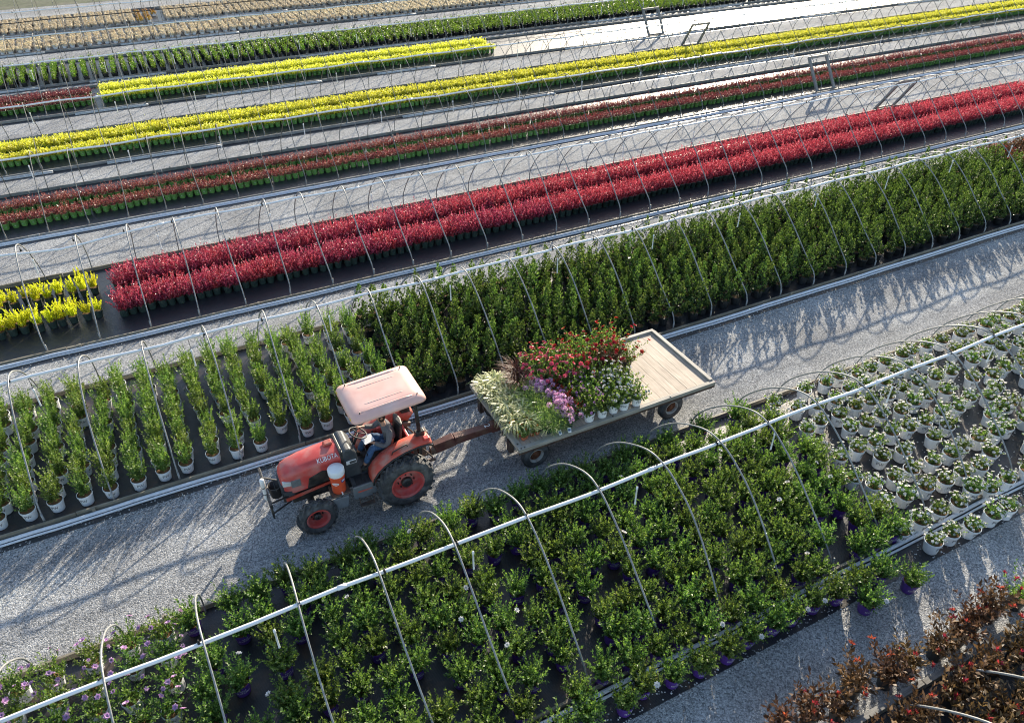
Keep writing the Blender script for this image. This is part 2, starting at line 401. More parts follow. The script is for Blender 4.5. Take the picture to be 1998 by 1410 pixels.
class MB:
    """collects boxes, bars, tubes, turned and lofted shapes for one mesh"""
    def __init__(s):
        s.v, s.f, s.m = [], [], []
    def add(s, vs, fs, m=0):
        o = len(s.v)
        s.v += [tuple(float(c) for c in p) for p in vs]
        s.f += [tuple(i + o for i in f) for f in fs]
        s.m += [m] * len(fs)
        return s
    def hexa(s, b, m=0):
        return s.add(b, [(0, 3, 2, 1), (4, 5, 6, 7), (0, 1, 5, 4), (1, 2, 6, 5), (2, 3, 7, 6), (3, 0, 4, 7)], m)
    def box(s, x0, x1, y0, y1, z0, z1, m=0):
        return s.hexa([(x0, y0, z0), (x1, y0, z0), (x1, y1, z0), (x0, y1, z0), (x0, y0, z1), (x1, y0, z1), (x1, y1, z1), (x0, y1, z1)], m)
    def beam(s, p0, p1, w, h, m=0, up=(0, 0, 1), w1=None, h1=None):
        p0, p1 = np.array(p0, float), np.array(p1, float)
        d = p1 - p0; d /= np.linalg.norm(d)
        u = np.array(up, float)
        if abs(d @ u) > 0.98: u = np.array([1.0, 0, 0])
        a = np.cross(d, u); a /= np.linalg.norm(a); b = np.cross(a, d)
        w1 = w if w1 is None else w1; h1 = h if h1 is None else h1
        vs = []
        for p, ww, hh in ((p0, w, h), (p1, w1, h1)):
            for i, j in ((-1, -1), (1, -1), (1, 1), (-1, 1)):
                vs.append(p + a * i * ww / 2 + b * j * hh / 2)
        return s.hexa(vs, m)
    def tube(s, pts, r, n=8, m=0, cap=True, radii=None):
        pts = [np.array(p, float) for p in pts]
        rings = []
        prev = None
        for i, p in enumerate(pts):
            d = pts[min(i + 1, len(pts) - 1)] - pts[max(i - 1, 0)]
            d = d / (np.linalg.norm(d) + 1e-12)
            if prev is None:
                u = np.array([0, 0, 1.0]) if abs(d[2]) < 0.9 else np.array([1.0, 0, 0])
                a = np.cross(d, u)
            else:
                a = prev - d * (prev @ d)
            a /= np.linalg.norm(a); prev = a
            b = np.cross(d, a)
            rr = radii[i] if radii is not None else r
            rings.append([p + (a * math.cos(t) + b * math.sin(t)) * rr for t in np.linspace(0, 2 * math.pi, n, endpoint=False)])
        return s.loft(rings, m, cap)
    def loft(s, rings, m=0, cap=True, closed=True):
        n = len(rings[0]); vs = [p for r in rings for p in r]; fs = []
        for i in range(len(rings) - 1):
            for j in range(n if closed else n - 1):
                k = (j + 1) % n
                fs.append((i * n + j, i * n + k, (i + 1) * n + k, (i + 1) * n + j))
        if cap:
            fs.append(tuple(range(n - 1, -1, -1)))
            fs.append(tuple((len(rings) - 1) * n + j for j in range(n)))
        return s.add(vs, fs, m)
    def lathe(s, prof, c=(0, 0, 0), axis='Z', n=16, m=0, mats=None):
        """prof: (radius, height) pairs turned about an axis through c"""
        vs, fs = [], []
        for r, h in prof:
            for j in range(n):
                t = 2 * math.pi * j / n
                a, b = r * math.cos(t), r * math.sin(t)
                q = (a, b, h) if axis == 'Z' else ((a, h, b) if axis == 'Y' else (h, a, b))
                vs.append((q[0] + c[0], q[1] + c[1], q[2] + c[2]))
        for i in range(len(prof) - 1):
            f = []
            for j in range(n):
                k = (j + 1) % n
                q = (i * n + j, i * n + k, (i + 1) * n + k, (i + 1) * n + j)
                f.append(q if axis != 'Y' else q[::-1])
            fs.append(f)
        o = len(s.v)
        s.v += vs
        for i, f in enumerate(fs):
            s.f += [tuple(x + o for x in q) for q in f]
            s.m += [mats[i] if mats else m] * len(f)
        return s
    def prism(s, poly, y0, y1, m=0, plane='XZ'):
        n = len(poly)
        P = (lambda a, b, y: (a, y, b)) if plane == 'XZ' else ((lambda a, b, y: (a, b, y)) if plane == 'XY' else (lambda a, b, y: (y, a, b)))
        vs = [P(a, b, y0) for a, b in poly] + [P(a, b, y1) for a, b in poly]
        fs = [tuple(range(n)), tuple(range(2 * n - 1, n - 1, -1))]
        for j in range(n):
            k = (j + 1) % n
            fs.append((j, j + n, k + n, k))
        return s.add(vs, fs, m)
    def mesh(s, name, mats, off=(0, 0, 0), smooth=False):
        me = bpy.data.meshes.new(name)
        vs = [(v[0] - off[0], v[1] - off[1], v[2] - off[2]) for v in s.v]
        me.from_pydata(vs, [], s.f)
        for m in mats: me.materials.append(m)
        me.polygons.foreach_set('material_index', s.m)
        if smooth: me.polygons.foreach_set('use_smooth', [True] * len(s.f))
        me.update()
        return me
    def build(s, name, mats, parent=None, smooth=False, bevel=0.0, sub=0, at=None):
        if not isinstance(mats, (list, tuple)): mats = [mats]
        off = tuple(parent.location) if parent is not None and at is None else (at or (0, 0, 0))
        if parent is not None and parent.parent is not None and at is None:
            off = tuple(np.array(parent.location) + np.array(parent.parent.location))
        o = put(name, s.mesh(name, mats, off, smooth), parent)
        if parent is None and at is not None: o.location = at
        if bevel:
            b = o.modifiers.new('bevel', 'BEVEL'); b.width = bevel; b.segments = 2; b.limit_method = 'ANGLE'; b.angle_limit = math.radians(40)
        if sub:
            b = o.modifiers.new('sub', 'SUBSURF'); b.levels = sub; b.render_levels = sub
        return o

def text_geo(body, size):
    """letters as flat polygons in the XZ plane, centred (verts, faces)"""
    cu = bpy.data.curves.new('t', 'FONT'); cu.body = body; cu.size = size; cu.align_x = 'CENTER'; cu.align_y = 'CENTER'; cu.resolution_u = 2
    o = bpy.data.objects.new('t', cu); C.objects.link(o)
    dg = bpy.context.evaluated_depsgraph_get()
    me = bpy.data.meshes.new_from_object(o.evaluated_get(dg))
    vs = [(v.co.x, 0.0, v.co.y) for v in me.vertices]
    fs = [tuple(p.vertices) for p in me.polygons]
    bpy.data.objects.remove(o); bpy.data.curves.remove(cu); bpy.data.meshes.remove(me)
    return vs, fs

ORD = ['zeroth', 'first', 'second', 'third', 'fourth', 'fifth', 'sixth', 'seventh', 'eighth', 'ninth', 'tenth', 'eleventh', 'twelfth', 'thirteenth', 'fourteenth', 'fifteenth', 'sixteenth', 'seventeenth', 'eighteenth', 'nineteenth']
TENS = {2: 'twent', 3: 'thirt', 4: 'fort', 5: 'fift', 6: 'sixt', 7: 'sevent'}
def nth(n):
    if n < 20: return ORD[n]
    t = TENS[n // 10]
    return t + 'ieth' if n % 10 == 0 else t + 'y-' + ORD[n % 10]

# ------------------------------------------------------------------ ground
def sheet(name, x0, x1, y0, y1, z, mat, nx=1, ny=1, wob=0.0):
    V, Q = [], []
    for j in range(ny + 1):
        for i in range(nx + 1):
            x = x0 + (x1 - x0) * i / nx; y = y0 + (y1 - y0) * j / ny
            V.append((x, y, z + (wob * rng.random() if wob else 0)))
    for j in range(ny):
        for i in range(nx):
            a = j * (nx + 1) + i
            Q.append((a, a + 1, a + nx + 2, a + nx + 1))
    o = put(name, np_mesh(name, V, Q, [mat]))
    return tag(o, kind='structure')

sheet('ground', -700, 900, -500, 1300, 0.0, M['gravel'])
sheet('field', -300, 500, 72.0, 700, 0.006, M['grass'])

# beds: near edge, far edge, x range, hoop positions (x), hoop profile, ridge (y, z)
PROF = [(0, 0), (0.05, 0.42), (0.32, 0.72), (0.68, 1.05), (1.24, 1.58), (1.86, 2.03), (2.32, 2.2), (2.75, 2.1), (3.12, 1.9), (3.55, 1.6), (3.98, 1.2), (4.38, 0.72), (4.55, 0.4), (4.6, 0)]
PROF0 = [(0, 0), (0.12, 0.3), (0.58, 0.82), (1.31, 1.5), (1.95, 1.9), (2.35, 2.02), (2.7, 2.0), (3.15, 1.8), (3.66, 1.45), (4.2, 0.88), (4.45, 0.4), (4.52, 0)]
H0X = [-3.9, -2.49, -1.13, .39, 1.78, 3.07, 4.4, 5.91, 7.2, 8.63, 9.95, 11.3, 12.64, 13.98, 15.4, 16.9, 18.3, 19.6, 20.9, 22.2]
BEDS = {
    'front': dict(y0=5.75, y1=10.3, x0=-7, x1=27, hx=H0X, ridge=(8.1, 1.97), film=M['film'], desc='front bed'),
    'second': dict(y0=14.0, y1=18.6, x0=-8, x1=36, hx=[-5.09 + 1.337 * k for k in range(28)], ridge=(16.42, 2.14), film=M['film'], desc='tall shrub bed'),
    'third': dict(y0=20.8, y1=25.3, x0=-8, x1=44, hx=[-4.96 + 1.33 * k for k in range(34)], ridge=(23.1, 2.14), film=M['film'], desc='crimson bed'),
    'fourth': dict(y0=28.85, y1=33.1, x0=-9, x1=56, hx=[-4.8 + 1.3 * k for k in range(43)], ridge=(31.1, 2.12), film=M['film'], desc='maroon bed'),
    'fifth': dict(y0=35.3, y1=39.9, x0=-9, x1=66, hx=[-4.95 + 1.29 * k for k in range(51)], ridge=(37.7, 2.12), film=M['film_grey'], desc='long yellow bed'),
    'sixth': dict(y0=42.95, y1=47.3, x0=-9, x1=72, hx=[-4.7 + 1.265 * k for k in range(46)], ridge=(45.0, 2.1), film=M['film_grey'], desc='short yellow bed'),
    'seventh': dict(y0=48.6, y1=53.5, x0=-9, x1=62, hx=[-4.75 + 1.253 * k for k in range(44)], ridge=(51.1, 2.1), film=M['film_grey'], desc='laurel bed'),
    'eighth': dict(y0=56.7, y1=61.4, x0=-9, x1=44, hx=[-5.78 + 1.22 * k for k in range(29)], ridge=(58.4, 2.12), film=M['film_grey'], desc='tan grass bed'),
    'ninth': dict(y0=62.2, y1=67.4, x0=-9, x1=30, hx=[-6.0 + 1.22 * k for k in range(15)], ridge=(64.8, 2.12), film=M['film_grey'], desc='farthest grass bed'),
}
def catmull(P, n=5):
    P = [np.array(p, float) for p in P]
    out = []
    for i in range(len(P) - 1):
        a, b, c, d = P[max(i - 1, 0)], P[i], P[i + 1], P[min(i + 2, len(P) - 1)]
        for k in range(n):
            t = k / n
            out.append(0.5 * ((2 * b) + (c - a) * t + (2 * a - 5 * b + 4 * c - d) * t * t + (3 * b - a - 3 * c + d) * t ** 3))
    out.append(P[-1])
    return out

def make_bed(key, b):
    near = key in ('front', 'second', 'third')
    soil = key in ('front', 'second', 'seventh', 'eighth')
    sheet('weed_cloth', b['x0'], b['x1'], b['y0'] - (0.75 if key == 'front' else 0.42), b['y1'] + 0.12, 0.006, M['fabric' if soil else 'fabric_clean'], 60, 8, 0.006)
    # timber edge boards laid end to end, with pegs
    for side, y in (('near', b['y0'] - 0.06), ('far', b['y1'] + 0.06)):
        m = MB(); x = b['x0']
        while x < b['x1']:
            L = min(4.85, b['x1'] - x)
            dy, dz = random.uniform(-.012, .012), random.uniform(-.012, .01)
            m.box(x, x + L - 0.015, y - 0.022 + dy, y + 0.022 + dy, 0.0, 0.13 + dz)
            m.box(x + 0.3, x + 0.36, y + (0.026 if side == 'far' else -0.085) + dy, y + (0.085 if side == 'far' else -0.026) + dy, 0, 0.17)
            x += L
        o = m.build('edge_board', M['board' if near else 'board_grey'])
        tag(o, ('weathered timber edging along the %s side of the %s' % ('path' if side == 'near' else 'back', b['desc'])), 'edging', 'timber edges of the beds')
    # rolled up plastic film along the near edge (in lengths on the far beds)
    spans = [(b['x0'], b['x1'])] if near or key == 'fourth' else None
    if spans is None:
        spans = []; x = b['x0']
        while x < b['x1']:
            L = random.uniform(3, 12); spans.append((x, x + L)); x += L + random.uniform(2, 9)
    for q, (xa, xb) in enumerate(spans):
        m = MB()
        n = max(3, int((xb - xa) / 0.5)); ph = random.uniform(0, 6)
        pts = [(xa + (xb - xa) * i / n, b['y0'] - 0.165 + 0.012 * math.sin(i * 0.7 + ph) + random.uniform(-.006, .006), 0.055 + random.uniform(-.004, .004)) for i in range(n + 1)]
        if not any(in_view(p[0], p[1], p[2], 2) for p in pts): continue
        m.tube(pts, 0.042, 8)
        m.tube([(p[0], p[1] - 0.085, p[2] - 0.025) for p in pts], 0.026, 6)
        o = m.build('film_roll', b['film'], smooth=True)
        tag(o, 'rolled up white plastic film along the path side of the %s' % b['desc'] if len(spans) == 1 else 'rolled grey film at the edge of the %s, %s length from the left' % (b['desc'], nth(q + 1)), 'film roll', 'rolled film along the beds')
    # hoops
    k = (b['y1'] - b['y0']) / 4.6
    pr = PROF0 if key == 'front' else PROF
    kk = 1.0 if key == 'front' else k
    base = catmull(pr, 4)
    meshes = []
    for v in range(9):
        lean = random.uniform(-.1, .1); bow = random.uniform(-.06, .06); sag = random.uniform(-.03, .03)
        m = MB()
        pts = [(lean * math.sin(min(1, q[1] / 2.2) * 1.57) + bow * math.sin(q[0] * 1.36), q[0] * kk, q[1] * (1 + sag * 0.6)) for q in base]
        pts[0] = (pts[0][0], pts[0][1], -0.1); pts[-1] = (pts[-1][0], pts[-1][1], -0.1)
        m.tube(pts, 0.018 if near else 0.016, 6 if near else 5)
        m.tube([(pts[0][0], pts[0][1], -0.05), (pts[0][0], pts[0][1], 0.3)], 0.024, 6)
        ip = max(range(len(pts)), key=lambda i: pts[i][2])
        meshes.append(m.mesh('hoop', [M['galv' if near else 'galv_far']], smooth=True))
    cnt = 0; b['hl'] = []
    for x in b['hx']:
        if not any(in_view(x, yy, zz, 5) for yy, zz in ((b['y0'], 0), (b['y0'] + 1.2, 1.5), (b['ridge'][0], 2.1), (b['y1'], 0))): continue
        cnt += 1; b['hl'].append(x)
        o = put('hoop', random.choice(meshes), None, (x, b['y0'] + 0.03, 0))
        tag(o, 'grey metal hoop arching over the %s, %s from the left' % (b['desc'], nth(cnt)), 'hoop', 'metal hoops over the beds')
    # ridge pipe
    m = MB(); pts = []
    n = int((b['x1'] - b['x0']) / 0.66)
    for i in range(n + 1):
        x = b['x0'] + (b['x1'] - b['x0']) * i / n
        dz = 0.02 * math.sin(x * 1.9) + random.uniform(-.01, .01)
        if key == 'third': dz -= 0.2 * math.exp(-((x + 2.6) / 1.2) ** 2)
        pts.append((x, b['ridge'][0] + 0.015 * math.sin(x * 0.8), b['ridge'][1] + dz - 0.03))
    m.tube(pts, 0.034, 8)
    for i in range(3, n, 9):  # couplings
        m.tube([pts[i], tuple(np.array(pts[i]) + (np.array(pts[i + 1]) - np.array(pts[i])) * 0.22)], 0.042, 8)
    for x in b['hl']:  # ties where the hoops cross
        z = b['ridge'][1] - 0.03
        m.lathe([(.036, -.02), (.041, -.018), (.041, .018), (.036, .02)], (x, b['ridge'][0], z), 'X', 8, 1)
        m.box(x - .008, x + .008, b['ridge'][0] - .012, b['ridge'][0] + .012, z + .03, z + .085, 1)
    o = m.build('ridge_pipe', [M['pvc'], M['black_rub']], smooth=True)
    tag(o, 'long white water pipe under the hoop tops of the %s' % b['desc'], 'pipe', 'white ridge pipes')
    # sprinkler droppers
    if key in ('front', 'second', 'third', 'fourth', 'fifth', 'sixth'):
        sp = {'front': 3.43, 'second': 3.3, 'third': 3.32}.get(key, 3.3)
        x = {'front': -0.08, 'second': -3.41, 'third': -3.44}.get(key, -3.6); c = 0
        while x < b['x1'] - 3:
            if in_view(x, b['ridge'][0], 1.6, 0):
                c += 1
                t = empty('sprinkler', (x, b['ridge'][0] - 0.02, b['ridge'][1] - 0.08))
                tag(t, 'white sprinkler dropper under the pipe of the %s, %s from the left' % (b['desc'], nth(c)), 'sprinkler', 'sprinkler droppers')
                MB().tube([(0, 0, 0.03), (0.004, 0, -0.14), (0.0, 0, -0.3)], 0.006, 5).build('hose', M['black_rub'], t, at=(0, 0, 0))
                MB().lathe([(0.004, -0.75), (0.02, -0.74), (0.017, -0.7), (0.017, -0.34), (0.024, -0.33), (0.02, -0.27), (0.004, -0.26)], n=7).build('nozzle', M['pvc'], t, smooth=True, at=(0, 0, 0))
            x += sp
for key, b in BEDS.items():
    make_bed(key, b)

# ------------------------------------------------------------------ plants
def unit(a):
    return a / (np.linalg.norm(a, axis=-1, keepdims=True) + 1e-9)

def leaf_quads(P, D, L, Wd, curl=0.12, roll=None):
    n = len(P)
    D = unit(D)
    r = rng.normal(size=(n, 3)) if roll is None else roll
    S = unit(np.cross(D, r + np.array([0, 0, 0.8])))
    Nn = np.cross(S, D)
    L = np.broadcast_to(L, (n,))[:, None]; Wd = np.broadcast_to(Wd, (n,))[:, None]
    mid = P + D * L * 0.48 + Nn * L * curl
    V = np.stack([P, mid + S * Wd / 2, P + D * L - Nn * L * curl * 0.6, mid - S * Wd / 2], 1)
    return V

def stem_leaves(K, per, tilt, L, t0=0.2, open_=55, ll=0.05, lw=0.024, rb=0.03, z0=0.0, up=0.25, lvar=0.25, tipsize=0.75, tiltmin=0.0, tpow=1.0):
    """K stems fanning out of one root, `per` leaves spiralling up each; returns quads and the stem tips"""
    out, tips = [], []
    for i in range(K):
        a = 2 * math.pi * (i * 0.618 + 0.13 * rng.random())
        u = (i + 0.5) / K
        ti = math.radians(tiltmin + (tilt - tiltmin) * math.sqrt(u) + rng.normal() * 4)
        Li = L * (1 + lvar * rng.normal() * 0.6) * (1 - 0.12 * u)
        d0 = np.array([math.cos(a) * math.sin(ti), math.sin(a) * math.sin(ti), math.cos(ti)])
        t = t0 + (1 - t0) * (np.arange(per) + rng.random(per) * 0.8) / per
        t = t ** tpow
        base = np.array([math.cos(a) * rb * u, math.sin(a) * rb * u, z0])
        wob = rng.normal(size=3) * 0.05 * Li
        P = base + d0 * (t * Li)[:, None] + np.array([0, 0, 1.0]) * (up * Li * t * t * math.sin(ti))[:, None] + wob * (np.sin(t * 5))[:, None]
        dd = unit(d0 + np.array([0, 0, 1.0]) * (up * 1.5 * t * math.sin(ti))[:, None])
        az = np.arange(per) * 2.4 + rng.random() * 6 + rng.normal(size=per) * 0.4
        ref = unit(np.cross(dd, np.array([0.3, 0.2, 1.0])))
        ref2 = np.cross(dd, ref)
        rad = ref * np.cos(az)[:, None] + ref2 * np.sin(az)[:, None]
        o = np.radians(open_ * (1.15 - 0.55 * t) + rng.normal(size=per) * 9)[:, None]
        D = dd * np.cos(o) + rad * np.sin(o)
        sz = (1 - (1 - tipsize) * t) * (1 + 0.18 * rng.normal(size=per))
        out.append(leaf_quads(P, D, ll * sz, lw * sz))
        tips.append((P[-1], dd[-1]))
    return np.concatenate(out), tips

def blades(n, L, w, tilt, z0, droop=0.6, seg=3, rb=0.06):
    """arching grass blades, each a strip of quads"""
    V = []
    for i in range(n):
        a = rng.random() * 6.283
        ti = math.radians(tilt * math.sqrt(rng.random()) + 4)
        h = np.array([math.cos(a), math.sin(a), 0]); s = np.array([-h[1], h[0], 0])
        Li = L * (0.7 + 0.5 * rng.random()); wi = w * (0.7 + 0.6 * rng.random())
        p = h * rb * rng.random() + np.array([0, 0, z0]); ang = ti
        pts = [p]
        for k in range(seg):
            ang2 = ang + droop * (k + 0.5) / seg * (0.6 + 0.8 * rng.random())
            p = p + (h * math.sin(ang2) + np.array([0, 0, 1.0]) * math.cos(ang2)) * Li / seg
            pts.append(p); ang = ang2
        ww = [0.6, 1.0, 0.8, 0.1] if seg == 3 else [0.8, 1.0, 0.1]
        for k in range(seg):
            V.append([pts[k] + s * wi * ww[k] / 2, pts[k] - s * wi * ww[k] / 2, pts[k + 1] - s * wi * ww[k + 1] / 2, pts[k + 1] + s * wi * ww[k + 1] / 2])
    return np.array(V)

def spire(h, r, n, base, lean, az=0.0):
    """a narrow leafy cone, widest low down, with leaves turned outwards and up"""
    t = rng.random(n) ** 0.85
    rad = r * (1 - t) ** 0.75 * (0.55 + 0.45 * np.sqrt(rng.random(n))) * (1 + 0.35 * np.sin(t * 26 + rng.random() * 6))
    a = rng.random(n) * 6.283
    ax = np.array([math.cos(az) * math.sin(lean), math.sin(az) * math.sin(lean), math.cos(lean)])
    bend = rng.normal(size=2) * 0.05
    P = base + np.array([0, 0, 0.24]) + ax * (t * h)[:, None]
    P[:, 0] += np.cos(a) * rad + bend[0] * t * t; P[:, 1] += np.sin(a) * rad + bend[1] * t * t
    D = np.stack([np.cos(a), np.sin(a), 0.55 + 0.9 * t], 1) + rng.normal(size=(n, 3)) * 0.25
    q = leaf_quads(P, D, 0.075 * (1 - 0.35 * t) * (1 + 0.2 * rng.normal(size=n)), 0.046 * (1 - 0.3 * t))
    young = rng.random(n) < np.clip(t * 1.3 - 0.15, 0.05, 0.9)  # more pale new leaves towards the top, so the tips also read as lit
    return q[~young], q[young]

def blossoms(tips, r, petals=6, cup=0.6, layers=1, lift=0.01):
    V = []
    for p, d in tips:
        d = unit(np.asarray(d) + rng.normal(size=3) * 0.25 + np.array([0, 0, 0.25]))
        ref = unit(np.cross(d, [0.31, 0.52, 0.8])); ref2 = np.cross(d, ref)
        rr = r * (0.75 + 0.5 * rng.random())
        for l in range(layers):
            az = np.arange(petals) * 6.283 / petals + l * 0.5 + rng.random()
            c = cup + 0.5 * l
            D = (ref * np.cos(az)[:, None] + ref2 * np.sin(az)[:, None]) + d * c
            P = np.tile(p + d * lift, (petals, 1))
            V.append(leaf_quads(P, D, rr * (1 - 0.25 * l), rr * 0.95, 0.15, np.tile(d, (petals, 1)) * 3))
    return np.concatenate(V) if V else np.zeros((0, 4, 3))

def balls(tips, r, n=26):
    """rounded flower heads made of many small petals"""
    V = []
    for p, d in tips:
        D = unit(rng.normal(size=(n, 3)) + np.asarray(d) * 0.8)
        rr = r * (0.8 + 0.4 * rng.random())
        V.append(leaf_quads(p + D * rr * 0.55, D + rng.normal(size=(n, 3)) * 0.7, rr * 0.55, rr * 0.5))
    return np.concatenate(V)

def quads_mesh(name, V, mat):
    V = np.asarray(V, np.float32).reshape(-1, 3)
    return np_mesh(name, V, np.arange(len(V)).reshape(-1, 4), [mat])

TEXTS = {}
def pot_mesh(name, r, h, mat, n=14, text=None, ink=None, soil=True, lip=True, tsize=0.085, sleeve=False):
    m = MB()
    rb = r * 0.8
    prof = [(rb * 0.92, 0.0), (rb, 0.01), (r * 0.97, h - 0.035), (r * 1.04, h - 0.03), (r * 1.04, h), (r * 0.96, h), (r * 0.93, h - 0.045)]
    mats = [0, 0, 0, 0, 0, 3 if sleeve else 0]
    m.lathe(prof, n=n, mats=mats)
    ang = np.linspace(0, 2 * math.pi, n, endpoint=False)
    m.add([(math.cos(a) * r * 0.935, math.sin(a) * r * 0.935, h - 0.042 + 0.012 * random.random()) for a in ang] + [(0, 0, h - 0.02)], [(j, (j + 1) % n, n) for j in range(n)], 1)
    for line, (tx, zz, sz) in enumerate(text or []):
        if (tx, sz) not in TEXTS: TEXTS[(tx, sz)] = text_geo(tx, sz)
        vs, fs = TEXTS[(tx, sz)]
        out = []
        for x, y, z in vs:
            hz = zz + z
            rr = rb + (r * 0.97 - rb) * min(1, hz / (h - 0.035)) + 0.0025
            a = -math.pi / 2 + x / r
            out.append((rr * math.cos(a), rr * math.sin(a), hz))
        m.add(out, fs, 2)
    me = m.mesh(name, [mat, M['soil'], ink or M['ink'], M['black_rub']], smooth=False)
    return me

POTS = {}
def kind_pots():
    P = POTS
    pw = [('PW', 0.155, 0.1)]
    P['white'] = pot_mesh('pot', 0.155, 0.265, M['pot_white'], 16, pw, sleeve=True)
    P['white_big'] = pot_mesh('pot', 0.172, 0.29, M['pot_white'], 16, [('PW', 0.175, 0.115)], sleeve=True)
    P['white_cart'] = pot_mesh('pot', 0.125, 0.24, M['pot_white'], 16, [('PW', 0.15, 0.09)], sleeve=True)
    P['purple'] = pot_mesh('pot', 0.152, 0.26, M['pot_purple'], 14, [('FIRST', 0.18, 0.05), ('EDITIONS', 0.125, 0.06)], M['ink_white'])
    P['black'] = pot_mesh('pot', 0.155, 0.27, M['pot_black'], 12)
    P['dkgreen'] = pot_mesh('pot', 0.13, 0.24, M['pot_dkgreen'], 12)
    P['green'] = pot_mesh('pot', 0.125, 0.23, M['pot_green'], 10, [('~', 0.12, 0.09)], M['ink_white'])
    P['black_far'] = pot_mesh('pot', 0.15, 0.27, M['pot_black'], 9)
    P['white_far'] = pot_mesh('pot', 0.16, 0.25, M['pot_white'], 9)
    P['terra'] = pot_mesh('pot', 0.058, 0.1, M['pot_terra'], 10)
    P['green_cart'] = pot_mesh('pot', 0.11, 0.19, M['pot_dkgreen'], 12)
    P['black_cart'] = pot_mesh('pot', 0.14, 0.25, M['pot_black'], 12)
kind_pots()

KIND = {}
def kind(key, name, pot, variants, cat, scale=(0.9, 1.12)):
    """variants: list of lists of (part name, quads, material)"""
    vs = []
    for parts in variants:
        vs.append([(pn, quads_mesh(pn, V, mat)) for pn, V, mat in parts if len(V)])
    KIND[key] = dict(name=name, pot=POTS[pot], variants=vs, cat=cat, scale=scale)

def pick(tips, f):
    return [t for t in tips if rng.random() < f]

